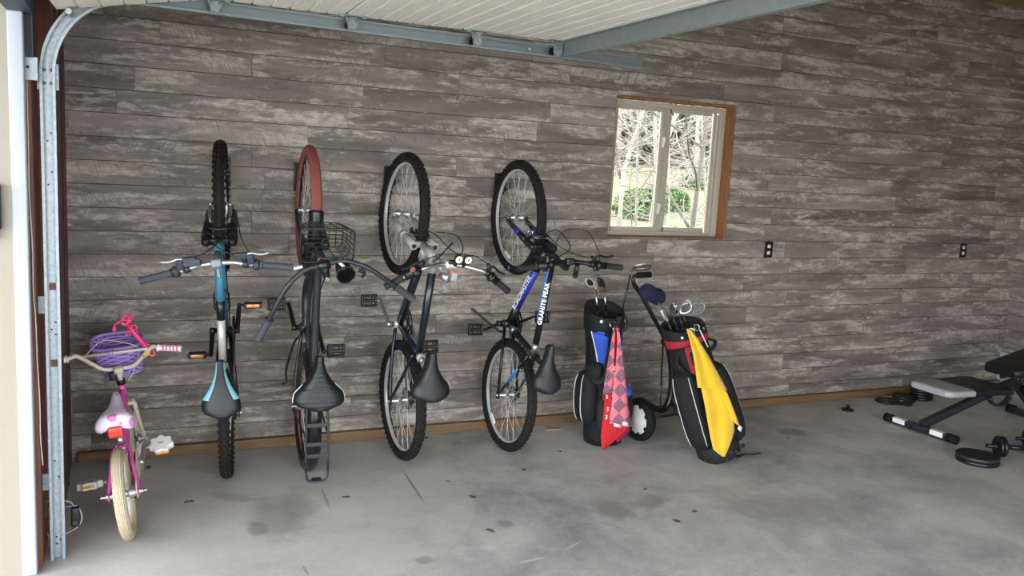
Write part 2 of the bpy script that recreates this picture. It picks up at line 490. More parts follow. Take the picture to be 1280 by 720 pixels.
def towel_mat(name, a, b):
    t = NT(name); v = t.coord(); n = t.noise(v, 14, 4)
    t.set(Base_Color=t.mix(n, lin(a), lin(b)), Roughness=0.95); t.p.inputs['Sheen Weight'].default_value = 0.3
    t.bump(t.noise(v, 450, 2), 0.5, 0.003); return t.mat
def checker_terry():
    t = NT('checked_terry'); v = t.map(t.coord(), rot=(0, R_(45), 0))
    ck = t.n('ShaderNodeTexChecker'); t.l(v, ck.inputs['Vector']); ck.inputs['Scale'].default_value = 15
    sp = t.noise(t.coord(), 500, 2)
    a = t.mix(t.step(sp, 0.42, 0.58), lin('#5e4a60'), lin('#a06878'))
    b = t.mix(t.step(sp, 0.35, 0.6), lin('#d86070'), lin('#e07e86'))
    t.set(Base_Color=t.mix(ck.outputs[1], a, b), Roughness=0.95); t.bump(sp, 0.4, 0.002); return t.mat
def scuffed():
    t = NT('scuffed_rubber'); v = t.coord()
    n = t.noise(v, 22, 6, 0.7, None, 2.0)
    t.set(Base_Color=t.mix(t.step(n, 0.60, 0.68), lin('#0f0f10'), lin('#77777a')), Roughness=0.8); return t.mat
def glass():
    t = NT('window_glass'); t.t.nodes.remove(t.p)
    tr = t.n('ShaderNodeBsdfTransparent'); tr.inputs[0].default_value = (0.96, 0.97, 0.96, 1)
    gl = t.n('ShaderNodeBsdfGlossy'); gl.inputs['Roughness'].default_value = 0.03
    fr = t.n('ShaderNodeFresnel'); fr.inputs[0].default_value = 1.45
    mx = t.n('ShaderNodeMixShader'); t.l(fr.outputs[0], mx.inputs[0]); t.l(tr.outputs[0], mx.inputs[1]); t.l(gl.outputs[0], mx.inputs[2])
    t.l(mx.outputs[0], t.out.inputs[0]); return t.mat
def grass():
    t = NT('spring_grass'); v = t.coord()
    n = t.noise(v, 0.35, 5, 0.65); m = t.noise(v, 6, 4, 0.7)
    c = t.ramp(n, [(0.35, lin('#4f5028')), (0.5, lin('#5e5638')), (0.65, lin('#463e2e'))])
    t.set(Base_Color=t.mix(t.step(m, 0.45, 0.7), c, lin('#3f4a20')), Roughness=0.95); return t.mat
mk()
SKY, EXPO = 1.0, 3.6
# ------------------------------------------------------------------ room shell
XL, XR, YB, ZC = -0.25, 7.14, -6.7, 3.22
ZT, PL = 2.3710, 0.12339
HX0, HX1, HZ0, HZ1 = 3.0, 3.985, 1.272, 2.215          # window opening
def plank_rows(mb, length, zmin, zmax, hole, put, seed):
    rr = random.Random(seed)
    edges = [ZT - PL * i for i in range(-8, 21)]
    for zt in edges:
        zb = zt - PL
        a, b = max(zb, zmin), min(zt, zmax)
        if b - a < 0.01: continue
        u = -rr.random() * 1.22
        while u < length:
            u0, u1 = max(u, 0), min(u + 1.22, length)
            u += 1.22
            if u1 - u0 < 0.003: continue
            rects = [(u0, u1, a, b)]
            if hole:
                hx0, hx1, hz0, hz1 = hole
                out = []
                for (p, q, c, d) in rects:
                    if q <= hx0 or p >= hx1 or d <= hz0 or c >= hz1: out.append((p, q, c, d)); continue
                    if p < hx0: out.append((p, hx0, c, d))
                    if q > hx1: out.append((hx1, q, c, d))
                    m0, m1 = max(p, hx0), min(q, hx1)
                    if c < hz0: out.append((m0, m1, c, hz0))
                    if d > hz1: out.append((m0, m1, hz1, d))
                rects = out
            pid = rr.random()
            for (p, q, c, d) in rects:
                put(p + 0.0008, q - 0.0008, c + 0.0016, d - 0.0016)
                mb.att += [pid] * 6
mb = MB(); mb.att = []
def put_back(p, q, c, d): mb.box(((p + q) / 2 + XL, 0.006, (c + d) / 2), (q - p, 0.012, d - c), 0)
plank_rows(mb, XR - XL, 0, ZC, (HX0 - XL, HX1 - XL, HZ0, HZ1), put_back, 11)
for (x0, x1, z0, z1) in ((XL - .08, HX0, 0, ZC), (HX1, XR + .15, 0, ZC), (HX0, HX1, 0, HZ0), (HX0, HX1, HZ1, ZC)):
    mb.box(((x0 + x1) / 2, 0.081, (z0 + z1) / 2), (x1 - x0, 0.138, z1 - z0), 1); mb.att += [0] * 6
struct('wall_back', mb, [MT['plank'], MT['groove']])
mb = MB(); mb.att = []
def put_right(p, q, c, d): mb.box((XR + 0.006, -(p + q) / 2, (c + d) / 2), (0.012, q - p, d - c), 0)
plank_rows(mb, -YB, 0.31, ZC, None, put_right, 23)
mb.box((XR + 0.081, YB / 2 + .006, ZC / 2), (0.138, -YB + .012, ZC), 1); mb.att += [0] * 6
struct('wall_right', mb, [MT['plank'], MT['groove']])
struct('baseboard_right', MB().box((XR - 0.012, YB / 2, 0.155), (0.03, -YB, 0.31)), MT['concrete'])
# wall with the garage door opening
mb = MB()
OY0, OY1, OZ = -1.27, -6.2, 2.19
mb.box((-0.295, -0.475, ZC / 2), (0.09, 0.95, ZC), 0)
for y in (-0.36, -0.72): mb.box((-0.2475, y, ZC / 2), (0.005, 0.012, ZC), 1)      # seams between the boards
struct('wall_left', mb, [MT['brown'], MT['groove']])
struct('trim_4', MB().box((-0.3225, (OY0 - .95) / 2, ZC / 2), (0.045, -OY0 - .95, ZC)), MT['brown'])
mb = MB()
mb.box((-0.295, (OY1 + YB) / 2, ZC / 2), (0.09, OY1 - YB, ZC), 0)
struct('wall_left_front', mb, MT['brown'])
struct('wall_left_header', MB().box((-0.295, (OY0 + OY1) / 2, (OZ + 0.15 + ZC) / 2), (0.09, OY0 - OY1, ZC - OZ - 0.15)), MT['brown'])
mb = MB()
mb.box((-0.56, (0.14 - 1.332) / 2, ZC / 2), (0.385, 1.472, ZC), 0)
mb.box((-0.56, (OY1 + YB) / 2 - .06, ZC / 2), (0.385, OY1 - YB - .12, ZC), 0)
mb.box((-0.56, (OY0 + OY1) / 2, (OZ + 0.16 + ZC) / 2), (0.385, OY0 - OY1 + .3, ZC - OZ - 0.16), 0)
struct('wall_outside', mb, MT['cream'])
struct('roof_added_blocker', MB().box((-1.6, -3.5, 2.72), (2.1, 7.6, 0.14)), MT['tan'])  # added roof out of view, keeps open sky off the cream return
struct('wall_added_blocker', MB().box((-1.62, -1.25, 1.33), (1.74, 0.165, 2.66)), MT['cream'])  # added wall out of view, closes in the left side against the sky
struct('trim_1', MB().rbox((-0.342, -1.305, 1.1), (0.052, 0.06, 2.2), 0.006), MT['white'])
struct('trim_2', MB().box((-0.325, (OY0 + OY1) / 2, OZ + 0.06), (0.08, OY0 - OY1, 0.14)), MT['slate'])
mb = MB()
mb.box((-0.07, YB - 0.05, ZC / 2), (0.7, 0.1, ZC)); mb.box((7.1, YB - 0.05, ZC / 2), (0.4, 0.1, ZC)); mb.box((3.6, YB - 0.05, 2.71), (6.62, 0.1, 1.02)); mb.box((5.65, YB - 0.05, 1.1), (2.7, 0.1, 2.2))  # unseen wall; its wide opening is added to let fill light in
struct('wall_front', mb, MT['tan'])
struct('ceiling', MB().box((3.35, YB / 2 + .02, ZC + 0.05), (8.0, -YB + 0.3, 0.1)), MT['tan'])
struct('floor', MB().box((3.3, YB / 2, -0.05), (8.1, -YB + 0.35, 0.1)), MT['concrete'])
struct('baseboard_back', MB().rbox(((XL + XR) / 2, -0.0205, 0.03), (XR - XL - 0.06, 0.038, 0.06), 0.004), MT['base_wood'])
# ------------------------------------------------------------------ window
Y0w = 0.085
def rect_frame(mb, x0, x1, z0, z1, wl, wr, wb, wt, y0, y1, mat=0, r=0.004):
    yc, yd = (y0 + y1) / 2, y1 - y0
    mb.rbox((x0 + wl / 2, yc, (z0 + z1) / 2), (wl, yd, z1 - z0), r, mat)
    mb.rbox((x1 - wr / 2, yc, (z0 + z1) / 2), (wr, yd, z1 - z0), r, mat)
    mb.rbox(((x0 + x1) / 2, yc, z0 + wb / 2), (x1 - x0 - wl - wr + .002, yd, wb), r, mat)
    mb.rbox(((x0 + x1) / 2, yc, z1 - wt / 2), (x1 - x0 - wl - wr + .002, yd, wt), r, mat)
mb = MB(); rect_frame(mb, 3.006, 3.966, 1.278, 2.196, 0.045, 0.045, 0.03, 0.035, Y0w, 0.135)
for dx in (0.0, 0.012, 0.024): mb.box((3.915 - dx, 0.118 , 1.73), (0.004, 0.02, 0.84), 0)   # side tracks of the slider
win = struct('window_1', mb, MT['vinyl'])
for (x0, x1, wl, wr, y0) in ((3.048, 3.462, 0.028, 0.036, 0.095), (3.462, 3.90, 0.055, 0.022, 0.105)):
    mb = MB(); rect_frame(mb, x0, x1, 1.305, 2.165, wl, wr, 0.032, 0.028, y0, y0 + 0.02, r=0.003)
    sash = mb.build('sash', MT['vinyl'], win)
    MB().box(((x0 + wl + x1 - wr) / 2, y0 + 0.012, 1.735), (x1 - x0 - wl - wr + 0.004, 0.004, 0.81)).build('glass_pane', MT['glass'], sash)
for z in (1.93, 1.47):
    mb = MB(); mb.rbox((3.452, 0.09, z), (0.016, 0.014, 0.075), 0.004); mb.tube(catmull([(3.452, 0.082, z - 0.02), (3.449, 0.07, z), (3.452, 0.068, z + 0.03)], 5), 0.005)
    mb.build('latch', MT['white_plastic'], win)
mb = MB()
mb.box((3.975, 0.055, 1.743), (0.018, 0.106, 0.944)); mb.box((3.485, 0.055, 2.207), (0.962, 0.106, 0.014)); mb.box((3.0022, 0.055, 1.738), (0.004, 0.106, 0.924)); mb.box((3.485, 0.055, 1.2745), (0.962, 0.106, 0.005))
struct('trim_3', mb, MT['casing'])
# ------------------------------------------------------------------ outlets
def outlet(x, z, label):
    t = thing('wall_outlet', label, 'outlet', (x, 0, z), None, 'black wall outlets')
    MB().rbox((0, -0.0035, 0), (0.074, 0.007, 0.118), 0.003).build('cover_plate', MT['black'], t)
    for s in (-1, 1):
        mb = MB(); mb.rbox((0, -0.008, 0.0245 * s), (0.027, 0.006, 0.025), 0.0028)
        for dx in (-0.0065, 0.0065): mb.box((dx, -0.0112, 0.027 * s), (0.002, 0.0008, 0.008), 1)
        mb.build('receptacle', [MT['receptacle'], MT['black']], t, 'ivory receptacle')
outlet(4.39, 1.197, 'black outlet plate with ivory receptacles on the wall just right of the window')
outlet(6.467, 1.207, 'black outlet plate with ivory receptacles near the far right wall corner')
# ------------------------------------------------------------------ garage door track
YT = -1.185
def track_sweep(mb, path, mat=0):
    prof = [(-.017, -.031), (-.027, -.031), (-.027, 0), (.027, 0), (.027, -.031), (.017, -.031), (.017, -.0285), (.0245, -.0285), (.0245, -.0025), (-.0245, -.0025), (-.0245, -.0285), (-.017, -.0285)]
    rings = []
    for i, p in enumerate(path):
        t = (V(path[min(i + 1, len(path) - 1)]) - V(path[max(i - 1, 0)])).normalized()
        nx, nz = -t[1], t[0]
        rings.append([V((p[0] + nx * a, YT + b, p[1] + nz * a)) for a, b in prof])
    mb.loft(rings, mat, False)
track = thing('garage_door_track', 'galvanised steel track standing by the brown jamb and curving up under the open door', 'door track', (-0.248, YT, 0))
def loc(mb, o): mb.T = lambda p: p - V(o); return mb
TO = (-0.248, YT, 0)
mb = loc(MB(), TO); track_sweep(mb, [(-0.248, 0.0), (-0.248, 1.965)])
for (px, py) in ((62, 358), (64, 454)):
    z = at(px, py, YT).z; mb.box((-0.248, YT - 0.0032, z), (0.024, 0.0014, 0.03), 1)
for k, z in enumerate((0.06, 0.075, 0.09, 0.35, 0.42, 0.95, 0.97, 1.0, 1.55, 1.6, 1.72, 1.75)):
    mb.cyl((-0.248 + (0.008 if k % 2 else -0.006), YT - 0.0025, z), (-0.248 + (0.008 if k % 2 else -0.006), YT - 0.0045, z), 0.004, n=10, mat=2)
mb.build('vertical_track', [MT['galv'], MT['brown'], MT['black']], track)
R0 = 0.30
arc = [(-0.248 + R0 - R0 * math.cos(a), 1.972 + R0 * 1.08 * math.sin(a)) for a in [PI / 2 * k / 18 for k in range(19)]]
mb = loc(MB(), TO); track_sweep(mb, arc); mb.build('curved_track', MT['galv'], track)
ZE = 1.972 + R0 * 1.08
def zrail(x): return ZE - 0.0135 * (x - 0.055)
mb = loc(MB(), TO); track_sweep(mb, [(0.06, zrail(0.06)), (2.43, zrail(2.43))]); mb.build('horizontal_track', MT['rail'], track)
mb = loc(MB(), TO); mb.box((-0.304, -1.2735, 1.985), (0.055, 0.003, 0.085)); mb.box((-0.278, -1.227, 1.985), (0.003, 0.09, 0.085)); mb.box((-0.248, YT + .0015, 1.965), (0.075, 0.003, 0.10)); mb.cyl((-0.308, -1.275, 1.99), (-0.308, -1.278, 1.99), 0.006, n=10, mat=1)
mb.build('flag_bracket', [MT['galv'], MT['black']], track)
mb = loc(MB(), TO); mb.box((-0.306, -1.2745, 2.17), (0.036, 0.004, 0.29)); mb.box((-0.289, -1.289, 2.17), (0.003, 0.03, 0.29)); mb.build('track_angle', MT['slate'], track)
for z in (2.0, 1.95):
    for dx in (-0.012, 0.012):
        mb = loc(MB(), TO); mb.cyl((-0.248 + dx, YT - 0.003, z - 0.01), (-0.248 + dx, YT - 0.008, z - 0.01), 0.007, n=6); mb.build('bolt', MT['steel'], track)
for z in (0.33, 1.07):
    mb = loc(MB(), TO); mb.box((-0.277, YT + 0.002, z), (0.07, 0.003, 0.07)); mb.box((-0.3, YT - 0.002, z + 0.012), (0.02, 0.006, 0.008)); mb.box((-0.3, YT - 0.002, z - 0.012), (0.02, 0.006, 0.008)); mb.build('jamb_bracket', MT['galv'], track)
mb = loc(MB(), TO); mb.cyl((1.79, YT, zrail(1.79)), (1.79, YT - 0.012, zrail(1.79)), 0.007, n=8); mb.build('bolt', MT['alu'], track)
# ------------------------------------------------------------------ overhead door, open
door = thing('door_1', 'cream ribbed garage door rolled open overhead', None, (0.9, -3.7, 2.32)); door['kind'] = 'structure'; del door['label']
def dskew(o):
    def f(p): return V((p.x + 0.04 * (p.y + 1.25), p.y, p.z)) - V(o)
    return f
DO = (0.9, -3.7, 2.32)
def door_section(x0, z0, x1, z1):
    mb = MB(dskew(DO)); L = math.hypot(x1 - x0, z1 - z0); d = V(((x1 - x0) / L, 0, (z1 - z0) / L)); n = V((-d.z, 0, d.x))
    pr = []; N = 7; w = L / N
    for k in range(N):
        s = k * w
        pr += [(s + 0.002, 0.006), (s + 0.006, 0.0), (s + w - 0.006, 0.0), (s + w - 0.002, 0.006)]
    low = [V((x0, 0, z0)) + d * s + n * h for s, h in pr]
    poly = low + [V((x1, 0, z1)) + n * 0.042, V((x0, 0, z0)) + n * 0.042]
    rings = [[p + V((0, y, 0)) for p in poly] for y in (-6.12, -1.245)]
    mb.loft(rings, 0, False)
    mb.build('door_panel', MT['door'], door)
door_section(-0.215, 2.212, 0.345, 2.318)
for a in (0.35, 0.89, 1.43): door_section(a, 2.318, a + 0.535, 2.318)
mb = MB(dskew(DO))
mb.box((1.945, -3.68, 2.283), (0.003, 4.86, 0.07)); mb.box((1.958, -3.68, 2.249), (0.028, 4.86, 0.003)); mb.box((1.972, -3.68, 2.283), (0.003, 4.86, 0.07)); mb.box((1.935, -3.68, 2.3165), (0.022, 4.86, 0.003))
mb.build('strut', MT['galv_dark'], door)
for i, x in enumerate((0.36, 0.92, 1.50, 1.915)):
    mb = MB(dskew(DO)); zr = zrail(x)
    mb.box((x, -1.262, 2.316), (0.10, 0.05, 0.004)); mb.prism([(x - 0.03, -1.252, 2.315), (x + 0.035, -1.252, 2.315), (x + 0.012, -1.252, zr - 0.022), (x - 0.018, -1.252, zr - 0.022)], (0, 0.004, 0))
    mb.cyl((x, -1.275, zr), (x, -1.2, zr), 0.008, n=10); mb.cyl((x, -1.262, zr), (x, -1.256, zr), 0.02, n=14); mb.tube([(x - .02, -1.25, 2.314), (x - .012, -1.262, zr + .01)], .004, 6); mb.tube([(x + .03, -1.25, 2.314), (x + .012, -1.262, zr + .01)], .004, 6)
    mb.box((x - 0.05, -1.27, 2.312), (0.02, 0.02, 0.008)); mb.box((x + 0.045, -1.27, 2.312), (0.02, 0.02, 0.008))
    h = mb.build('roller_bracket', MT['galv_dark'], door)
    mb = MB(dskew(DO)); mb.cyl((x, -1.208, zr), (x, -1.190, zr), 0.021, n=18); mb.build('roller', MT['black'], h)
mb = MB(dskew(DO)); mb.rbox((-0.165, -1.262, 2.228), (0.05, 0.05, 0.012), 0.004); mb.cyl((-0.165, -1.3, 2.205), (-0.165, -1.2, 2.205), 0.011, n=10); mb.build('bottom_bracket', MT['alu'], door)
# ------------------------------------------------------------------ small things on the jamb
b = thing('wall_box', 'slate grey box mounted on the cream panel at the left edge', 'box', (-0.435, -1.332, 1.47))
mb = MB(); mb.rbox((0, -0.02, 0), (0.07, 0.04, 0.17), 0.008); mb.build('housing', MT['slate'], b)
mb = MB(); mb.rbox((-0.005, -0.018, -0.10), (0.05, 0.03, 0.035), 0.006); mb.build('lower_clip', MT['steel'], b)
mb = MB(); mb.rbox((0, -0.043, 0.03), (0.06, 0.008, 0.09), 0.004); mb.build('cover', MT['galv_dark'], b)
cp = [at(x, y, -1.262) for x, y in ((34, 100), (36, 180), (37, 240), (41, 310), (42, 360), (45, 400), (47, 450), (50, 500), (51, 545), (54, 580))]
cp = [V((min(max(p.x, -0.325), -0.29), -1.277, p.z)) for p in cp]
w = MB(); w.tube(catmull(cp, 6), 0.0022, 6); tag(w.build('wire', MT['wire']), 'thin white wire stapled down the brown jamb beside the track', 'wire')
sn = thing('door_sensor', 'black safety sensor with looped white wire low behind the steel track', 'sensor', (-0.2995, -1.08, 0.12))
mb = MB(); mb.box((0.06, 0, 0.06), (0.12, 0.03, 0.003)); mb.box((0.002, 0, 0.045), (0.003, 0.03, 0.05)); mb.build('bracket', MT['galv'], sn)
mb = MB(); mb.rbox((0.112, -0.005, 0.01), (0.032, 0.04, 0.085), 0.005); s_ = mb.build('housing', MT['black'], sn)
mb = MB(); mb.cyl((0.112, -0.025, -0.012), (0.112, -0.029, -0.012), 0.011, n=14); mb.build('lens', MT['steel'], s_)
mb = MB(); mb.tube(catmull([(0.11, 0.0, 0.05), (0.085, -0.03, 0.09), (0.005, -0.03, 0.10), (0.004, 0, 0.08)], 6), 0.002, 6); mb.tube(catmull([(0.125, 0, 0.05), (0.138, -0.01, 0.0), (0.11, 0.0, -0.05), (0.02, 0.0, -0.08), (0.004, 0.01, -0.06)], 6), 0.002, 6); mb.build('sensor_wire', MT['wire'], sn)
# ------------------------------------------------------------------ bicycles hung up on end
BB_ = Matrix(((0, -1, 0), (0, 0, -1), (1, 0, 0)))          # bike axes (forward, left, up) -> (up, -x, away from the wall)
class Bike:
    def __init__(s, label, X0, Y0, yaw, lean, pitch, steer, wb, R, hang, name='bicycle'):
        s.R, s.wb, s.th, s.steer = R, wb, hang, steer
        W = rotz(yaw) @ roty(lean) @ rotx(pitch) @ BB_
        o = V((X0, Y0, R)) + W @ V((-R, 0, 0))
        s.root = thing(name, label, 'bicycle', o, W)
        s.ax = V((-math.cos(hang), 0, math.sin(hang))); s.fw = V((math.sin(hang), 0, math.cos(hang)))
        s.base = V((wb - .045, 0, R))
        s.Q = Matrix.Rotation(steer, 3, s.ax)
    def L(s, p): return V((p.x + s.R, p.y, p.z - s.R))
    def S(s, p): return s.L(s.base + s.Q @ (V(p) - s.base))
    def mb(s, st=False): return MB(s.S if st else s.L)
    def on(s, h, f=0, c=0): return s.base + s.ax * h + s.fw * f + V((0, c, 0))
def wheel(B, front, tire_mat, rim_mat, tr=0.026, knob=True, name=None, spokes=36, disc=None, rim_w=0.012, edge=None):
    st = front
    c = V((B.wb if front else 0, 0, B.R)); R = B.R
    Rc = R - tr - (0.003 if knob else 0)
    mb = B.mb(st)
    ri = Rc - tr * 0.75
    mb.ring(c, (0, 1, 0), ri, [(0.008, -rim_w), (0.008, rim_w), (-0.006, rim_w * .9), (-0.013, rim_w * .45), (-0.013, -rim_w * .45), (-0.006, -rim_w * .9)], 72, 0, False)
    w = mb.build(name or ('front_wheel' if front else 'rear_wheel'), rim_mat, B.root)
    mb = B.mb(st)
    mb.ring(c, (0, 1, 0), Rc, [(tr * math.cos(a), tr * math.sin(a)) for a in [2 * PI * k / 14 for k in range(14)]], 80, 0)
    if knob:
        N = 54
        for k in range(N):
            for j, (ang, sy, tw) in enumerate(((0.0, 0.013, 0), (0.62, 0.010, .5), (-0.62, 0.010, .5), (1.15, 0.008, 0), (-1.15, 0.008, 0))):
                t = 2 * PI * (k + tw) / N
                e = V((math.cos(t), 0, math.sin(t))); g = V((-math.sin(t), 0, math.cos(t)))
                nrm = e * math.cos(ang) + V((0, 1, 0)) * math.sin(ang); tan = V((0, 1, 0)) * math.cos(ang) - e * math.sin(ang)
                p = c + e * Rc + nrm * (tr + 0.0005)
                rot = Matrix((g, tan, nrm)).transposed()
                mb.box(p, (0.018, sy * 1.1, 0.011), 0, rot)
    else:
        for off in (-.5, -.25, 0, .25, .5):
            mb.ring(c, (0, 1, 0), Rc, [(tr * math.cos(off) + d * .004 - .001, tr * math.sin(off) + e_ * .0035) for d, e_ in ((0, -1), (1, -.6), (1, .6), (0, 1))], 80, 0, False)
    mb.build('tire', tire_mat, w)
    mb = B.mb(st)
    for k in range(spokes):
        t = 2 * PI * k / spokes
        side = 1 if k % 2 else -1
        tw = (0.42 if (k // 2) % 2 else -0.42)
        h = c + V((0.024 * math.cos(t + tw * 3.0), side * 0.026, 0.024 * math.sin(t + tw * 3.0)))
        mb.cyl(h, c + V(((ri - 0.01) * math.cos(t), side * 0.003, (ri - 0.01) * math.sin(t))), 0.0011, n=4, caps=False)
    mb.build('spokes', MT['spoke'], w)
    mb = B.mb(st)
    hw = 0.05 if front else 0.066
    mb.lathe(c + V((0, -hw, 0)), (0, 1, 0), [(.007, -.016), (.009, -.012), (.009, 0), (.014, .004), (.014, .012), (.027, hw - .030), (.027, hw - .026), (.015, hw - .018), (.015, hw + .018), (.027, hw + .026), (.027, hw + .03), (.014, 2 * hw - .012), (.014, 2 * hw - .004), (.009, 2 * hw), (.009, 2 * hw + .012), (.007, 2 * hw + .016)], 16)
    mb.build('hub', MT['alu'], w)
    return w
def tubes(mb, L, n=14):
    for (a, b, r0, r1, m) in L: mb.cyl(a, b, r0, r1, n, m)
def saddle(B, a0, b0, L, W, mat, nose=0.02, thick=0.05, drop=0.02, name='saddle', trim=None, piping=None, ribs=0, lift=0.012, tilt=0.0):
    # from the rear (t=0) to the nose (t=1)
    def half(t):
        if t < .14: return W / 2 * (0.50 + .50 * math.sin(t / .14 * PI / 2))
        if t < .32: return W / 2 * (1 - 0.07 * ((t - .14) / .18) ** 2)
        u = (t - .32) / .68
        return W / 2 * .93 * (1 - u) ** 2.3 + nose * (1 - (1 - u) ** 2.3) - (0.008 * max(0, (u - .9) / .1) ** 2)
    rings = []
    N, K = 26, 20
    for i in range(N + 1):
        t = i / N
        a = a0 + t * L
        h = half(t) * (1 if 0 < i < N else .72)
        zt = b0 + lift * (math.cos(PI * 2 * (t - .02)) * .5 + .5) * (1 if t < .5 else .6) + tilt * (t - .5)
        th = thick * (1.05 - .35 * t) * (1 if 0 < i < N else .6)
        rg = []
        for k in range(K):
            g = 2 * PI * k / K
            x, z = math.cos(g), math.sin(g)
            y = h * math.copysign(abs(x) ** .75, x)
            zz = zt - th * .30 + (th * .30 * abs(z) ** .8 if z > 0 else -th * .7 * abs(z) ** .6)
            zz -= drop * abs(x) ** 3
            if ribs and z > .1: zz += .0042 * math.cos(t * ribs * 2 * PI)
            rg.append(V((a, y, zz)))
        rings.append(rg)
    mb = B.mb()
    def mm(i, j):
        if trim is None: return 0
        t = (i + .5) / N; x = math.cos(2 * PI * (j + .5) / K)
        return 1 if (.30 < t < .97 and abs(x) > .55 and j < K / 2) else 0
    mb.loft(rings, mm, True)
    s_ = mb.build(name, [mat] + ([trim] if trim else []), B.root)
    if piping:
        pts = [r[0] + V((0, .001, -.004)) for r in rings[:13:2]][::-1] + [r[K // 2] + V((0, -.001, -.004)) for r in rings[:13:2]]
        m2 = B.mb(); m2.tube(pts, .0030, 6); m2.build('piping', piping, s_)
    mb = B.mb()
    for s in (-1, 1): mb.tube(catmull([(a0 + .05, s * .035, b0 - .035), (a0 + .09, s * .028, b0 - .062), (a0 + .17, s * .022, b0 - .062), (a0 + L - .03, s * .008, b0 - .03)], 5), .0038, 6)
    mb.build('saddle_rail', MT['steel'], s_)
    return s_
def pedal(B, c, side, par, refl=None, edge=False):
    mb = B.mb()
    W, Lh, H = .095, .072, .028
    rt = roty(PI / 2) if edge else Matrix.Identity(3)
    P = lambda x, y, z: c + rt @ V((x, y, z))
    for s in (-1, 1):
        mb.rbox(P(s * (Lh / 2 - .006), 0, 0), (.013, W, H), .006, 0, rt)
        mb.rbox(P(0, s * (W / 2 - .007), 0), (Lh, .014, H * .9), .006, 0, rt)
    mb.rbox(c, (.018, W, .020), .006, 0, rt)
    for s in (-1, 1): mb.rbox(P(0, s * .018, 0), (Lh, .007, .014), .002, 0, rt)
    p = mb.build('pedal', MT['black'], par)
    if refl:
        for s in (-1, 1):
            m2 = B.mb(); m2.rbox(P(s * (Lh / 2 + .002), 0, 0), (.004, .062, .017), .0015, 0, rt); m2.build('reflector', refl, p)
    return p
def crankset(B, bb, ang, arm_mat, ring_r=.085, refl=None, cl=.17, rings=2, ringmat=None, edge=False):
    mb = B.mb()
    ringmat = ringmat or MT['black']
    for k in range(rings):
        rr = ring_r - .018 * k; y = -.048 + .007 * k
        N = 36
        poly = []
        prof = [(0, -.0012), (0, .0012), (-.014, .0012), (-.014, -.0012)]
        mb.ring(bb + V((0, y, 0)), (0, 1, 0), rr, prof, 48, 0, False)
        for j in range(N):
            t = 2 * PI * j / N
            e = V((math.cos(t), 0, math.sin(t))); g = V((-math.sin(t), 0, math.cos(t)))
            mb.box(bb + V((0, y, 0)) + e * (rr + .002), (.006, .002, .007), 0, Matrix((e, V((0, 1, 0)), g)).transposed())
    for j in range(5):
        t = 2 * PI * j / 5 + ang
        mb.cyl(bb + V((0, -.046, 0)), bb + V((math.cos(t) * (ring_r - .01), -.046, math.sin(t) * (ring_r - .01))), .008, .006, 6)
    mb.cyl(bb + V((0, -.07, 0)), bb + V((0, .06, 0)), .014)
    cs = mb.build('crankset', ringmat, B.root)
    for s in (1, -1):
        a = ang if s > 0 else ang + PI
        d = V((math.cos(a), 0, math.sin(a)))
        e = bb + d * cl
        mb = B.mb()
        y0, y1 = s * .062, s * .078
        mb.tube([bb + V((0, y0, 0)) - d * .012, bb + V((0, y0, 0)), bb + V((0, (y0 + y1) / 2, 0)) + d * cl * .5, e + V((0, y1, 0)), e + V((0, y1, 0)) + d * .01], lambda t: .0145 - .005 * t, 10, sx=.75)
        mb.cyl(bb + V((0, y0 - s * .012, 0)), bb + V((0, y0 + s * .014, 0)), .017)
        mb.cyl(e + V((0, y1, 0)), e + V((0, y1 + s * .03, 0)), .0065)
        arm = mb.build('crank_arm', arm_mat, cs)
        pedal(B, e + V((0, y1 + s * .068, 0)), s, B.root, refl, edge)
    return cs
def chain(B, bb, rr, rc=.035):
    mb = B.mb()
    ax = V((0, -.044, B.R))
    for s in (-1, 1):
        mb.tube([bb + V((0, -.044, s * rr)), ax + V((0, 0, s * rc))], .0045, 6, sx=.7)
    mb.ring(ax, (0, 1, 0), rc, [(.004, -.004), (.004, .004), (-.003, .004), (-.003, -.004)], 24, 0, False)
    mb.build('chain', MT['steel'], B.root)
def cassette(B, w, n=6, r1=.048):
    mb = B.mb()
    for k in range(n): mb.cyl(V((0, -.034 - k * .0045, B.R)), V((0, -.0362 - k * .0045, B.R)), r1 - k * .0055, n=24)
    mb.build('cassette', MT['steel'], w)
def derailleur(B, drop=.12):
    mb = B.mb(); y = -.052; a = V((0, 0, B.R))
    mb.rbox(a + V((.01, y - .012, -.03)), (.035, .022, .045), .008)
    for q in ((.01, -.065), (.03, -drop)): mb.cyl(a + V((q[0], y - .003, q[1])), a + V((q[0], y + .003, q[1])), .020, n=16)
    for yy in (-.008, .008): mb.tube([a + V((.008, y + yy, -.05)), a + V((.032, y + yy, -drop - .012))], .006, 6, sx=.4)
    mb.build('derailleur', MT['black'], B.root)
def vbrake(B, c, side_axis, d, st, mat, arm=.09, w=.038, name='rim_brake'):
    # two arms rising along d from pivots beside the rim at c
    mb = B.mb(st)
    d = V(d).normalized(); f = V(side_axis).normalized()
    for s in (-1, 1):
        mb.tube([c + V((0, s * w, 0)) - d * .012, c + V((0, s * (w + .004), 0)) + d * arm * .5 + f * .008, c + V((0, s * (w - .004), 0)) + d * arm + f * .01], lambda t: .0085 - .002 * t, 8)
        mb.rbox(c + V((0, s * (w - .016), 0)) + d * .028, (.05, .012, .012), .004)
        mb.cyl(c + V((0, s * w, 0)) - f * .012, c + V((0, s * w, 0)) + f * .02, .0085, n=10)
    mb.tube([c + V((0, -w + .004, 0)) + d * arm + f * .01, c + V((0, w - .004, 0)) + d * arm + f * .01], .0022, 6)
    return mb.build(name, mat, B.root)
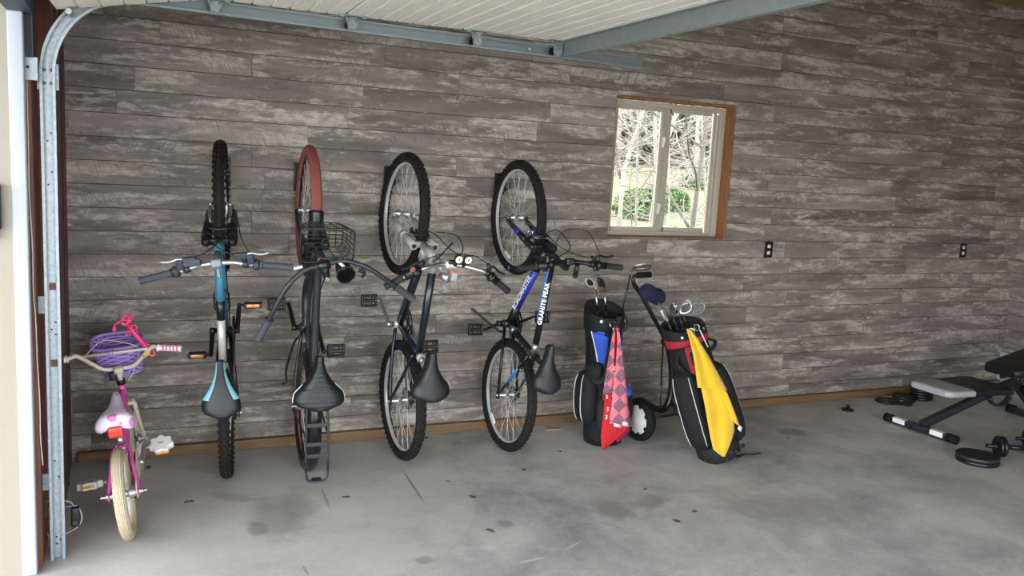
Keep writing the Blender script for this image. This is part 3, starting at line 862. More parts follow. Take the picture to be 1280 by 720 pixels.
def brake_lever(B, p, axis, fwd, mat_body, mat_lever, par=None, L=.105, out=1):
    # p: clamp centre on the bar, axis: unit vector along the bar outward, fwd: direction away from rider
    mb = B.mb(True); axis = V(axis).normalized(); fwd = V(fwd).normalized()
    up = axis.cross(fwd)
    mb.cyl(p - axis * .014, p + axis * .014, .018, n=14)
    mb.tube([p + fwd * .014, p + fwd * .034 + axis * .004, p + fwd * .046 - axis * .018], lambda t: .012 - .003 * t, 8)
    b = mb.build('brake_mount', mat_body, par or B.root)
    mb = B.mb(True)
    mb.tube(catmull([p + fwd * .040 - axis * .004, p + fwd * .058 + axis * .03, p + fwd * .055 + axis * .07, p + fwd * .066 + axis * (L)], 5), lambda t: .0068 - .001 * t, 8)
    mb.ball(p + fwd * .066 + axis * L, .008, 8)
    mb.build('brake_lever', mat_lever, b)
    return b
def grip(B, a, b, mat, par, r=.0165, rings=True):
    mb = B.mb(True); a, b = V(a), V(b)
    d = (b - a).normalized(); L = (b - a).length
    prof = [(r * 1.25, 0), (r * 1.25, .005), (r * .95, .009)]
    n = 12
    for k in range(n): prof += [(r, .012 + (L - .02) * k / n), (r * (1.0 if not rings else .94), .012 + (L - .02) * (k + .6) / n)]
    prof += [(r, L - .006), (r * 1.08, L - .004), (r * .9, L)]
    mb.lathe(a, d, prof, 14)
    return mb.build('grip', mat, par)
def cable(B, pts, st=True, r=.0026, mat=None, name='cable', par=None):
    mb = B.mb(st); mb.tube(catmull(pts, 7), r, 6); return mb.build(name, mat or MT['black'], par or B.root)

# ================================================================== teal mountain bike
B = Bike('teal mountain bike hung on end with a black and teal saddle', .5035, -.4079, -.1419, -.0286, -.0559, .0, 1.0876, .3412, 1.2489)
R = B.R; bb = V((.435, 0, R - .045)); ht = B.on(.50); hb = B.on(.40); st_top = V((.322, 0, .615))
clamp = V((.25, 0, .835))
mb = B.mb()
tubes(mb, [(hb - B.ax * .012, ht + B.ax * .03, .021, .021, 0), (ht - B.ax * .005, (ht - B.ax * .005).lerp(st_top, .43), .021, .0205, 0), ((ht - B.ax * .005).lerp(st_top, .43), (ht - B.ax * .005).lerp(st_top, .60), .0205, .02, 1), ((ht - B.ax * .005).lerp(st_top, .60), st_top, .02, .0185, 2), (B.on(.42), bb, .024, .022, 0), (bb, st_top + (st_top - bb).normalized() * .03, .017, .017, 1)])
for s in (-1, 1):
    tubes(mb, [(bb + V((-.02, s * .025, 0)), V((0, s * .066, R)), .011, .008, 1), (st_top + V((0, s * .018, -.02)), V((0, s * .066, R)), .008, .007, 1)], 10)
    mb.box(V((0, s * .066, R)), (.04, .006, .035), 1)
mb.cyl(bb + V((0, -.036, 0)), bb + V((0, .036, 0)), .023, mat=1)
mb.build('frame', [MT['teal'], MT['satin'], MT['silver']], B.root)
mb = B.mb(); mb.cyl(st_top + (st_top - bb).normalized() * .01, clamp + (clamp - st_top).normalized() * .02, .0145, mat=0); mb.cyl(st_top + (st_top - bb).normalized() * .02, st_top + (st_top - bb).normalized() * .045, .022); mb.build('seat_post', MT['alu'], B.root)
saddle(B, .105, .885, .275, .178, MT['leather'], trim=MT['teal_light'])
wf = wheel(B, True, MT['tread'], MT['rim'], .027); wr = wheel(B, False, MT['tread'], MT['rim'], .027)
cassette(B, wr); derailleur(B); chain(B, bb, .075)
crankset(B, bb, R_(213), MT['black'], .085, MT['amber'], ringmat=MT['black'], edge=True)
mb = B.mb(True); crown = B.on(.385)
mb.cyl(crown - B.ax * .005, ht + B.ax * .035, .0145)
mb.rbox(crown - B.ax * .01, (.035, .12, .026), .012, rot=Matrix((B.fw, V((0, 1, 0)), B.ax)).transposed())
fk = mb.build('fork', MT['black'], B.root)
for s in (-1, 1):
    m2 = B.mb(True); e = V((B.wb, s * .058, R)); t = crown + V((0, s * .060, 0))
    m2.cyl(t - B.ax * .0, t - B.ax * .10, .0145, mat=0); m2.ball(t - B.ax * .004, .0235, 14, 0); m2.cyl(t, t - B.ax * .05, .0235, .0225, 16, 0); m2.cyl(t - B.ax * .065, e + B.fw * -.02 + B.ax * .03, .0245, .019, mat=0); m2.cyl(t - B.ax * .06, t - B.ax * .075, .027, mat=0)
    m2.box(e, (.025, .008, .05), 0); m2.build('fork_leg', [MT['black'], MT['alu']], fk)
m2 = B.mb(True); arch = B.on(.30, .045)
m2.tube(catmull([crown + V((0, .062, 0)) - B.ax * .13 + B.fw * .02, arch + V((0, .052, 0)) + B.ax * .01, arch + B.ax * .03, arch + V((0, -.052, 0)) + B.ax * .01, crown + V((0, -.062, 0)) - B.ax * .13 + B.fw * .02], 6), .011, 8); m2.build('fork_brace', MT['black'], fk)
vbrake(B, B.on(.14, .10), B.fw, B.ax * .92 - B.fw * .35, True, MT['alu'], .14, .046)
B.Q = Matrix.Rotation(.0886, 3, B.ax)
cen = B.on(.678, .012)
mb = B.mb(True)
mb.cyl(ht + B.ax * .03, B.on(.66), .0185); mb.cyl(B.on(.655), cen, .017); mb.rbox(cen, (.045, .05, .042), .01); mb.rbox(B.on(.64, -.05), (.05, .018, .02), .006)
stm = mb.build('stem', MT['rail'], B.root)
mb = B.mb(True); mb.cyl(B.on(.645), B.on(.675), .0205, n=18); mb.build('headset_cap', MT['teal'], stm)
bw, sw = .325, .045
def barp(c):
    u = abs(c) / bw; return cen + B.fw * (-sw * max(0, u - .25) / .75) + B.ax * (.018 * min(1, max(0, (u - .12) / .25))) + V((0, c, 0))
mb = B.mb(True); mb.tube([barp(-bw + bw * 2 * k / 40) for k in range(41)], lambda t: .011 + .004 * max(0, 1 - abs(t - .5) * 12), 12)
hbar = mb.build('handlebar', MT['alu'], B.root)
for s in (1, -1):
    grip(B, barp(s * (bw - .135)), barp(s * (bw + .003)), MT['grey_grip'], hbar)
    ax_ = (barp(s * bw) - barp(s * (bw - .1))).normalized()
    mb = B.mb(True); mb.lathe(barp(s * (bw - .17)), ax_, [(.016, 0), (.024, .006), (.027, .016), (.026, .026), (.019, .032)], 18); mb.rbox(barp(s * (bw - .175)) + B.fw * .030 + B.ax * .008, (.05, .034, .03), .010, 0, Matrix((B.fw, V((0, 1, 0)), B.ax)).transposed()); mb.rbox(barp(s * (bw - .215)) + B.fw * .040 + B.ax * .006, (.030, .06, .022), .008, 0, Matrix((B.fw, V((0, 1, 0)), B.ax)).transposed()); mb.build('shifter', MT['slate'], hbar)
    brake_lever(B, barp(s * (bw - .20)), ax_, B.fw * .95 + B.ax * .1, MT['charcoal'], MT['alu'], hbar)
    lev = barp(s * (bw - .20)) + B.fw * .046
    cable(B, [lev - V((0, s * .02, 0)), B.on(.67, .07, s * .03), B.on(.52, .10, -s * .05), B.on(.36, .09, -s * .02)])
cable(B, [barp(.16) + B.fw * .03, B.on(.70, .04, .08), B.on(.60, -.02, .05), B.on(.52, -.06, .025)])
cable(B, [barp(-.16) + B.fw * .03, B.on(.68, .12, -.12), B.on(.50, .16, -.10), B.on(.35, .10, -.03)])
mb = B.mb(True); mb.rbox(B.on(.705, .035, .10), (.035, .075, .022), .006); mb.tube([barp(.085) + V((0, 0, 0)), B.on(.70, .03, .085)], .007, 8); mb.build('bar_box', MT['slate'], hbar)
def cage(B, p, d, up, mat=MT['black']):
    d, up = V(d).normalized(), V(up).normalized(); sd = d.cross(up)
    mb = B.mb()
    mb.box(p + up * .004, (.02, .012, .13), 0, Matrix((sd, up, d)).transposed())
    for h, rr in ((-.05, .036), (.04, .037)):
        mb.tube([p + d * h + up * .042 + (up * -math.cos(a) + sd * math.sin(a)) * rr for a in [2 * PI * k / 20 for k in range(20)]], .0032, 6, closed=True)
    for s in (-1, 1): mb.tube([p + up * .042 + sd * s * .036 + d * -.05, p + up * .045 + sd * s * .037 + d * .04], .0032, 6)
    return mb.build('bottle_cage', mat, B.root)
dt = (bb - B.on(.42)).normalized(); dm = B.on(.42).lerp(bb, .52); dn = V((0, 1, 0)).cross(dt)
if dn.z < 0: dn = -dn
cage(B, dm + dn * .024, dt, dn)
cable(B, [B.on(.46, -.03, -.02), B.on(.42).lerp(bb, .3) + V((0, -.026, .01)), bb + V((.02, -.028, .02))], False)

# ================================================================== black cruiser with red tires
B = Bike('black cruiser bike hung on end with wire basket and brick red front tire', .9295, -.3905, -.0647, -.0102, -.0333, -.016, 1.0747, .3468, 1.2342)
R = B.R; bb = V((.43, 0, R - .05)); ht = B.on(.50); hb = B.on(.375); st_top = V((.285, 0, .64)); clamp = V((.255, 0, .80))
mb = B.mb()
mb.cyl(hb - B.ax * .01, ht + B.ax * .02, .022)
mb.tube(catmull([B.on(.39), B.on(.33) + V((-.10, 0, -.03)), V((.66, 0, .33)), bb + V((.08, 0, .00)), bb], 8), .023, 14)
mb.tube(catmull([B.on(.48), V((.80, 0, .745)), V((.50, 0, .66)), V((.29, 0, .63))], 8), .021, 14); mb.tube(catmull([B.on(.44) + V((0, .02, 0)), V((.66, .018, .60)), V((.45, .018, .52)), V((.34, .012, .50))], 8), .010, 10)
tubes(mb, [(bb, st_top, .017, .017, 0)])
for s in (-1, 1):
    mb.tube(catmull([bb + V((-.02, s * .022, 0)), V((.18, s * .055, R - .03)), V((0, s * .068, R))], 6), .010, 10)
    mb.tube(catmull([V((.36, s * .02, .44)), V((.20, s * .05, .43)), V((0, s * .068, R))], 6), .008, 10)
    mb.box(V((0, s * .068, R)), (.045, .006, .035))
mb.cyl(bb + V((0, -.036, 0)), bb + V((0, .036, 0)), .025)
mb.build('frame', MT['charcoal'], B.root)
mb = B.mb(); mb.cyl(st_top - (clamp - st_top).normalized() * .02, clamp + (clamp - st_top).normalized() * .03, .014, mat=1); mb.cyl(st_top - V((0, 0, .012)), st_top + V((0, 0, .016)), .022, mat=0); mb.build('seat_post', [MT['satin'], MT['satin']], B.root)
saddle(B, .100, .855, .275, .255, MT['leather'], thick=.075, piping=MT['piping'], ribs=11, nose=.022, drop=.03)
for s in (-1, 1):
    mb = B.mb(); mb.tube([V((.15, s * .06, .79)) + V((.022 * math.cos(t), .022 * math.sin(t), .045 * t / 25)) for t in [k * .45 for k in range(56)]], .0032, 5)
    mb.build('saddle_spring', MT['steel'], B.root)
wf = wheel(B, True, MT['rust_tire'], MT['black'], .028, False); wr = wheel(B, False, MT['rust_tire'], MT['black'], .028, False)
def fender(B, front, a0, a1, name, par):
    mb = B.mb(front); c = V((B.wb if front else 0, 0, B.R)); rows = []
    n = 36
    rf = B.R + .010
    rings = []
    for k in range(n + 1):
        t = a0 + (a1 - a0) * k / n; e = V((math.cos(t), 0, math.sin(t)))
        pr = []
        for j in range(9):
            g = PI * (j / 8 - .5) * 1.5
            pr.append(c + e * (rf - .040 + .042 * math.cos(g)) + V((0, .036 * math.sin(g) * 1.05, 0)))
        inner = [p - e * .003 * 1.0 for p in pr[::-1]]
        rings.append(pr + inner)
    mb.loft(rings, 0, True); return mb.build(name, MT['satin'], par)
fr_ = fender(B, True, R_(88), R_(172), 'front_fender', B.root)
fender(B, False, R_(12), R_(250), 'rear_fender', B.root)
crankset(B, bb, R_(312), MT['satin'], .08, None, rings=1); chain(B, bb, .078, .03)
mb = B.mb()
cg = [bb + V((0, -.056, .09)), V((.15, -.06, R + .075)), V((-.03, -.062, R + .045)), V((-.03, -.062, R - .045)), V((.15, -.06, R - .075)), bb + V((0, -.056, -.09)), bb + V((.08, -.056, -.05)), bb + V((.08, -.056, .05))]
mb.prism(cg, (0, .004, 0)); mb.build('chain_guard', MT['satin'], B.root)
mb = B.mb(True); crown = B.on(.365)
mb.cyl(crown - B.ax * .005, ht + B.ax * .035, .0135); mb.rbox(crown, (.045, .125, .03), .012, rot=Matrix((B.fw, V((0, 1, 0)), B.ax)).transposed())
fk = mb.build('fork', MT['satin'], B.root)
for s in (-1, 1):
    m2 = B.mb(True); e = V((B.wb, s * .06, R)); m2.tube(catmull([crown + V((0, s * .052, 0)), B.on(.2, 0, s * .06), B.on(.08, .012, s * .061), e], 6), lambda t: .0155 - .005 * t, 10); m2.build('fork_leg', MT['satin'], fk)
cen = B.on(.745, .07)
B.Q = Matrix.Rotation(.27, 3, B.ax)           # the bars sit turned on the steerer
mb = B.mb(True); mb.cyl(ht + B.ax * .02, ht + B.ax * .055, .019, mat=1); mb.cyl(ht + B.ax * .055, B.on(.73), .0165, mat=2); mb.cyl(ht + B.ax * .05, ht + B.ax * .062, .017, mat=3); mb.tube([B.on(.72), B.on(.74, .03), cen], .018, 12, 2); mb.cyl(cen + V((0, -.028, 0)), cen + V((0, .028, 0)), .021, mat=2); mb.cyl(B.on(.735), B.on(.755), .009, mat=1)
stm = mb.build('stem', [MT['satin'], MT['alu'], MT['satin'], MT['rust_tire']], B.root)
def bar2(s): return catmull([cen, cen + V((0, s * .09, 0)) + B.fw * .004 + B.ax * .012, cen + V((0, s * .185, 0)) - B.fw * .045 + B.ax * .035, cen + V((0, s * .26, 0)) - B.fw * .13 + B.ax * .04, cen + V((0, s * .315, 0)) - B.fw * .205 + B.ax * .03, cen + V((0, s * .375, 0)) - B.fw * .285 + B.ax * .02], 8)
L1, L2 = bar2(1), bar2(-1)
mb = B.mb(True); mb.tube(L1[::-1] + L2[1:], .0115, 12); hbar = mb.build('handlebar', MT['charcoal'], B.root)
for P_ in (L1, L2):
    grip(B, P_[-1] - (P_[-1] - P_[-6]).normalized() * .125, P_[-1], MT['grey_grip'], hbar, .018)
# wire basket on the bars
QB = B.Q; B.Q = Matrix.Identity(3)
mb = B.mb(True); bo = B.on(.70, .075, .005)
def bk(c, f, u): return bo + V((0, c, 0)) + B.fw * f + B.ax * u
W1, W2, D1, D2, H = .122, .098, .168, .125, .18
def loop(w, d, u, f0=0, r=.03):
    pts = []
    for cx, cy, a0 in ((w - r, d - r, 0), (-w + r, d - r, PI / 2), (-w + r, r, PI), (w - r, r, 1.5 * PI)):
        for k in range(5):
            a = a0 + PI / 2 * k / 4; pts.append(bk(cx + r * math.cos(a), f0 + cy + r * math.sin(a), u))
    return pts
top, bot = loop(W1, D1, .03), loop(W2, D2, .03 - H, .0)
mb.tube(top, .0045, 8, closed=True); mb.tube(bot, .0028, 6, closed=True)
for q in (.33, .66): mb.tube([a.lerp(b, q) for a, b in zip(top, bot)], .0022, 5, closed=True)
for k in range(20):
    mb.tube([top[k], bot[k]], .0022, 5)
for k in range(3):
    mb.tube([top[19].lerp(top[15], (k + 1) / 4), bot[19].lerp(bot[15], (k + 1) / 4)], .0022, 5); mb.tube([top[4].lerp(top[5], (k + 1) / 4), bot[4].lerp(bot[5], (k + 1) / 4)], .0022, 5)
    mb.tube([top[9].lerp(top[10], (k + 1) / 4), bot[9].lerp(bot[10], (k + 1) / 4)], .0022, 5); mb.tube([top[14].lerp(top[15], (k + 1) / 4), bot[14].lerp(bot[15], (k + 1) / 4)], .0022, 5)
for k in range(1, 6): mb.tube([bk(-W2, D2 * k / 6, .03 - H), bk(W2, D2 * k / 6, .03 - H)], .0022, 5); mb.tube([bk(-W2 + W2 * 2 * k / 6, 0, .03 - H), bk(-W2 + W2 * 2 * k / 6, D2, .03 - H)], .0022, 5)
bas = mb.build('wire_basket', MT['satin'], B.root)
mb = B.mb(True); mb.rbox(bk(-.02, .012, .012), (.012, .07, .022), .003); mb.rbox(bk(-.02, .002, .012), (.004, .045, .008), .001, 1); mb.build('basket_bracket', [MT['black'], MT['letter']], bas)
B.Q = QB
# drink holder
mb = B.mb(True); cp_ = cen + V((0, -.085, 0)) - B.fw * .055; axc = B.ax
mb.lathe(cp_ - axc * .07, axc, [(.030, 0), (.034, .01), (.043, .11), (.0445, .112), (.0445, .118), (.041, .118), (.039, .105), (.031, .012), (.0, .011)], 26)
ch = mb.build('drink_holder', MT['satin'], B.root)
mb = B.mb(True); mb.tube([cen + V((0, -.065, 0)) + B.ax * .013 + B.fw * .012, cen + V((0, -.072, 0)) + B.ax * .016, cp_ + axc * .035 + B.fw * .040], .007, 8, sx=.4); mb.build('holder_strap', MT['piping'], ch)
mb = B.mb(True); q0 = cp_ + V((0, -.062, 0)) + B.ax * .02
mb.tube(catmull([q0 + B.fw * .045 + V((0, .02, 0)), q0 + B.fw * .028, q0 + B.fw * .012 - V((0, .022, 0)), q0 - B.fw * .005 - V((0, .008, 0)), q0 - B.fw * .02 - V((0, .024, 0)), q0 - B.fw * .045 - V((0, .01, 0))], 5), .009, 8, sx=.6); mb.build('holder_clip', MT['black'], ch)
mb = B.mb(True); mb.rbox(cen + V((0, .115, 0)) + B.fw * .02, (.02, .045, .018), .006); mb.build('bell_clamp', MT['alu'], hbar)
# rear rack
mb = B.mb(); z = .755
for s in (-1, 1): mb.tube(catmull([V((.20, s * .045, z)), V((.0, s * .055, z)), V((-.24, s * .055, z))], 4), .0065, 8)
mb.tube(catmull([V((-.24, .055, z)), V((-.285, .045, z)), V((-.295, 0, z)), V((-.285, -.045, z)), V((-.24, -.055, z))], 5), .0065, 8)
for a in (.10, 0, -.10, -.16): mb.rbox(V((a, 0, z)), (.022, .11, .008), .003)
rk = mb.build('rear_rack', MT['charcoal'], B.root)
for s in (-1, 1):
    m2 = B.mb(); m2.tube([V((-.06, s * .055, z)), V((-.02, s * .075, R + .02)), V((0, s * .076, R))], .005, 8); m2.build('rack_stay', MT['charcoal'], rk)
mb = B.mb(); mb.rbox(V((-.293, 0, z - .03)), (.012, .05, .03), .004); mb.build('rear_reflector', MT['black'], rk)
mb = B.mb(); mb.tube(catmull([bb + V((-.05, .03, -.01)), bb + V((-.09, .06, -.03)), bb + V((-.24, .10, -.05)), bb + V((-.31, .10, -.05)), bb + V((-.325, .125, -.05))], 5), .007, 8); mb.build('kickstand', MT['satin'], B.root)
cable(B, [cen + V((0, -.12, 0)), B.on(.60, .02, -.05), V((.6, -.03, .52)), V((.46, -.03, .62)), V((.36, -.03, .60)), V((.30, -.03, .52))], False)
cable(B, [cen + V((0, .12, 0)), B.on(.66, .09, .06), B.on(.50, .06, .04), B.on(.36, .05, .02)])

# ================================================================== dark blue bike with silver fork
B = Bike('dark blue bike hung on end with silver fork and wide black saddle', 1.4719, -.3945, .04, -.0155, -.0448, -.0719, 1.0718, .3444, 1.2433)
R = B.R; bb = V((.44, 0, R - .045)); ht = B.on(.52); hb = B.on(.37); st_top = V((.315, 0, .62)); clamp = V((.245, 0, .79))
mb = B.mb()
tubes(mb, [(hb - B.ax * .012, ht + B.ax * .02, .024, .024, 1), (ht - B.ax * .01, ht + (st_top - ht) * .14, .024, .023, 1), (ht + (st_top - ht) * .12, st_top, .022, .019, 0), (B.on(.39), B.on(.39).lerp(bb, .12), .026, .026, 1), (B.on(.39).lerp(bb, .1), bb, .024, .024, 0), (bb, st_top + (st_top - bb).normalized() * .03, .018, .018, 0)])
for s in (-1, 1):
    mb.tube(catmull([bb + V((-.02, s * .024, 0)), V((.2, s * .052, R - .035)), V((0, s * .07, R))], 5), .0105, 10)
    mb.tube(catmull([st_top + V((0, s * .018, -.04)), V((.20, s * .045, .52)), V((0, s * .07, R))], 5), .0095, 10)
    mb.box(V((0, s * .07, R)), (.045, .006, .04))
mb.cyl(bb + V((0, -.036, 0)), bb + V((0, .036, 0)), .025, mat=1); mb.cyl(st_top + (st_top - bb).normalized() * .02, st_top + (st_top - bb).normalized() * .045, .024, mat=1)
f_ = mb.build('frame', [MT['navy'], MT['silver']], B.root)
mb = B.mb(); mb.cyl(st_top, st_top.lerp(clamp, .45), .016, mat=0); mb.cyl(st_top.lerp(clamp, .45), clamp + (clamp - st_top).normalized() * .02, .020, mat=1); mb.cyl(st_top.lerp(clamp, .8), clamp + (clamp - st_top).normalized() * .01, .024, mat=0); mb.build('seat_post', [MT['alu'], MT['silver']], B.root)
saddle(B, .10, .845, .265, .215, MT['leather'], thick=.075, nose=.026, drop=.03)
wf = wheel(B, True, MT['tread'], MT['rim'], .027); wr = wheel(B, False, MT['tread'], MT['rim'], .027)
cassette(B, wr, 7, .06); derailleur(B, .10); chain(B, bb, .075)
crankset(B, bb, R_(317), MT['alu'], .085, None, ringmat=MT['steel'])
mb = B.mb(True); crown = B.on(.35)
mb.cyl(crown - B.ax * .005, ht + B.ax * .03, .0145); mb.rbox(crown - B.ax * .01, (.036, .115, .028), .013, rot=Matrix((B.fw, V((0, 1, 0)), B.ax)).transposed())
fk = mb.build('fork', MT['silver'], B.root)
for s in (-1, 1):
    m2 = B.mb(True); e = V((B.wb, s * .06, R)); t = crown + V((0, s * .060, 0))
    m2.cyl(t + B.ax * .018, t - B.ax * .13, .0225, .021, mat=0); m2.cyl(t - B.ax * .12, t - B.ax * .16, .025, mat=0); m2.cyl(t - B.ax * .14, e - B.fw * .022 + B.ax * .02, .017, .014, mat=0); m2.cyl(t + B.ax * .018, t + B.ax * .024, .012, mat=1)
    m2.box(e - B.fw * .008, (.03, .008, .045), 0); m2.build('fork_leg', [MT['silver'], MT['steel']], fk)
vbrake(B, B.on(.235, .035), B.fw, B.ax, True, MT['black'], .09, .036)
cen = B.on(.72, .05)
mb = B.mb(True); mb.cyl(ht + B.ax * .02, B.on(.665), .021); mb.tube([B.on(.645), B.on(.68, .02), cen], .019, 12); mb.rbox(cen, (.044, .06, .046), .012); mb.cyl(B.on(.66), B.on(.678), .016); stm = mb.build('stem', MT['silver'], B.root)
def bar3(s): return catmull([cen, cen + V((0, s * .05, 0)) + B.ax * .002, cen + V((0, s * .12, 0)) + B.ax * .04, cen + V((0, s * .19, 0)) + B.ax * .05 - B.fw * .02, cen + V((0, s * .335, 0)) + B.ax * .045 - B.fw * .115], 8)
L1, L2 = bar3(1), bar3(-1)
mb = B.mb(True); mb.tube(L1[::-1] + L2[1:], .0118, 12); hbar = mb.build('handlebar', MT['alu'], B.root)
for s, P_ in ((1, L1), (-1, L2)):
    d = (P_[-1] - P_[-7]).normalized(); e = P_[-1]
    grip(B, e - d * .10, e, MT['dark_grip'], hbar, .017)
    mb = B.mb(True); mb.lathe(e - d * .155, d, [(.016, 0), (.026, .005), (.027, .012), (.021, .018), (.020, .05)], 18); mb.build('shifter', MT['black'], hbar)
    brake_lever(B, e - d * .18, d, B.fw * .9 + B.ax * .25, MT['black'], MT['black'], hbar)
    lv = e - d * .18 + B.fw * .046 + B.ax * .012
    cable(B, [lv, lv + V((0, -s * .09, 0)) + B.fw * .045, B.on(.78, .14, -s * .02), B.on(.60, .16, -s * .06), B.on(.40, .10, -s * .03)])
cable(B, [L1[-7], B.on(.80, .10, .12), B.on(.72, .16, .02), B.on(.58, .10, -.05), B.on(.50, .0, -.03)])
for c_ in (-.005, -.055):     # two round dials on stalks
    mb = B.mb(True); p = cen + V((0, c_ - .005, 0)) + B.ax * .055 + B.fw * .055
    mb.tube([cen + V((0, c_ - .012, 0)) + B.ax * .012, cen + V((0, c_ - .008, 0)) + B.ax * .03 + B.fw * .03, p - B.ax * .01], .011, 8); mb.lathe(p - B.ax * .008, B.ax, [(.016, 0), (.0225, .004), (.0225, .018), (.0195, .02)], 20); dl = mb.build('bar_gauge', MT['black'], hbar)
    mb = B.mb(True); mb.lathe(p + B.ax * .0105, B.ax, [(.0188, 0), (.0188, .002)], 20, 0); mb.box(p + B.ax * .0132, (.016, .0015, .001), 1, Matrix((B.fw, V((0, 1, 0)), B.ax)).transposed()); mb.cyl(p + B.ax * .012, p + B.ax * .014, .003, n=8, mat=1); mb.build('dial_face', [MT['dial'], MT['black']], dl)
mb = B.mb(True); mb.rbox(cen + V((0, -.03, 0)) + B.ax * .03 + B.fw * .026, (.022, .11, .014), .005); mb.build('gauge_bar', MT['black'], hbar)
p = cen + V((0, -.012, 0)) - B.fw * .045 + B.ax * .035
mb = B.mb(True); mb.rbox(p, (.055, .046, .03), .014, rot=Matrix((B.fw, V((0, 1, 0)), B.ax)).transposed()); lt = mb.build('bar_light', MT['orange_ref'], hbar)
mb = B.mb(True); mb.rbox(p + B.ax * .014, (.040, .032, .006), .0028, rot=Matrix((B.fw, V((0, 1, 0)), B.ax)).transposed()); mb.build('light_lens', MT['silver'], lt)
p = cen + V((0, .04, 0)) - B.fw * .03 + B.ax * .03
mb = B.mb(True); mb.lathe(p - B.fw * .02 + B.ax * .0, (B.ax + V((0, -.8, 0))).normalized(), [(.012, -.02), (.02, 0), (.026, .03), (.024, .036), (.004, .038)], 18); mb.build('headlight', MT['alu'], hbar)
d1 = (L1[-1] - L1[-7]).normalized()
mb = B.mb(True); p = L1[-1] - d1 * .165 + B.ax * .028; mb.lathe(p - B.ax * .01, B.ax, [(.014, 0), (.02, .004), (.021, .014), (.012, .022), (.004, .024)], 18); mb.build('bell', MT['black'], hbar)
mb = B.mb(True); p = L1[-1] - d1 * .135 + B.fw * .035 + B.ax * .02; mb.lathe(p, (V((0, 0, 1)) * .5 + B.ax), [(.012, 0), (.014, .004), (.012, .01)], 14); mb.build('bar_reflector', MT['rust_tire'], hbar)
M_ = Matrix.Identity(4)
def lettering(B, body, p0, p1, r, size, mat, par, view, sp=1.0, flip=False):
    # letters lying on the tube from p0 to p1, facing the bike-space direction 'view'
    p0, p1 = V(p0), V(p1); x = (p1 - p0).normalized(); n = V(view); n = (n - x * n.dot(x)).normalized(); y = n.cross(x)
    c = (p0 + p1) / 2 + n * (r + .0008)
    m = Matrix((x, y, n)).transposed().to_4x4(); m.translation = B.L(c)
    return text_mesh('lettering', body, size, mat, par, m, spacing=sp)
cable(B, [bb + V((-.03, .03, .01)), V((.3, .055, R - .01)), V((.1, .07, R - .01)), V((.02, .07, R - .03))], False, .002, MT['steel'])

# ================================================================== black and blue mountain bike
B = Bike('black and blue mountain bike with white lettering, hung on end nearest the window', 2.1357, -.4143, .0324, .0336, -.066, .0408, 1.0732, .34, 1.2304)
R = B.R; bb = V((.43, 0, R - .045)); ht = B.on(.51); hb = B.on(.38); st_top = V((.285, 0, .66)); clamp = V((.235, 0, .80))
mb = B.mb()
tt0, tt1, d0 = ht - B.ax * .02, st_top - V((-.004, 0, .02)), B.on(.405)
tubes(mb, [(hb - B.ax * .012, ht + B.ax * .02, .022, .022, 0), (tt0, tt0.lerp(tt1, .12), .021, .021, 0), (tt0.lerp(tt1, .12), tt0.lerp(tt1, .9), .0205, .019, 0), (tt0.lerp(tt1, .88), tt0.lerp(tt1, .965), .0195, .0195, 2), (tt0.lerp(tt1, .96), tt1, .019, .018, 0), (d0, d0.lerp(bb, .25), .0235, .0235, 0), (d0.lerp(bb, .25), d0.lerp(bb, .75), .0235, .0235, 3), (d0.lerp(bb, .75), bb, .0235, .022, 0),
           (bb, bb.lerp(st_top, .16), .0185, .0185, 0), (bb.lerp(st_top, .14), bb.lerp(st_top, .26), .019, .019, 2), (bb.lerp(st_top, .25), st_top + (st_top - bb).normalized() * .02, .0185, .0185, 0)])
for s in (-1, 1):
    tubes(mb, [(bb + V((-.02, s * .024, 0)), V((0, s * .068, R)), .0105, .008, 0), (st_top + V((0, s * .018, -.05)), V((.20, s * .034, .535)), .009, .009, 0), (V((.21, s * .033, .54)), V((.10, s * .052, .44)), .0095, .0092, 1), (V((.11, s * .05, .45)), V((0, s * .068, R)), .009, .008, 0)], 10)
    mb.box(V((0, s * .068, R)), (.045, .006, .04))
# blue side stripe on the top tube
n0 = V((0, .97, -.1)); x_ = (tt1 - tt0).normalized(); n0 = (n0 - x_ * n0.dot(x_)).normalized(); s0 = n0.cross(x_)
q0, q1 = tt0.lerp(tt1, .05), tt0.lerp(tt1, .62)
rings = []
for k in range(13):
    u = k / 12; c = q0.lerp(q1, u); w_ = .85 * (1 - u * .7)
    rings.append([c + (n0 * math.cos(a) + s0 * math.sin(a)) * rr for rr, aa in ((.0214, (-w_, -w_ / 2, 0, w_ / 2, w_)), (.018, (w_, w_ / 2, 0, -w_ / 2, -w_))) for a in aa])
mb.loft(rings, 1, True)
mb.cyl(bb + V((0, -.036, 0)), bb + V((0, .036, 0)), .024)
f4 = mb.build('frame', [MT['satin'], MT['blue'], MT['alu'], MT['blue_dark']], B.root)
lettering(B, 'GRANITE PEAK', tt0.lerp(tt1, .86), tt0.lerp(tt1, .06), .0207, .034, MT['letter'], f4, (0, .50, .86), 1.12)
lettering(B, 'ROADMASTER', d0.lerp(bb, .88), d0.lerp(bb, .22), .0237, .042, MT['letter'], f4, (0, .93, .35), 1.05)
mb = B.mb(); mb.cyl(st_top, clamp + (clamp - st_top).normalized() * .03, .0145); mb.cyl(st_top - V((0, 0, .004)), st_top + V((-.004, 0, .022)), .022); mb.build('seat_post', MT['satin'], B.root)
saddle(B, .105, .855, .275, .172, MT['leather'], thick=.06, nose=.021, drop=.028)
wf = wheel(B, True, MT['tread'], MT['rim'], .026); wr = wheel(B, False, MT['tread'], MT['rim'], .026)
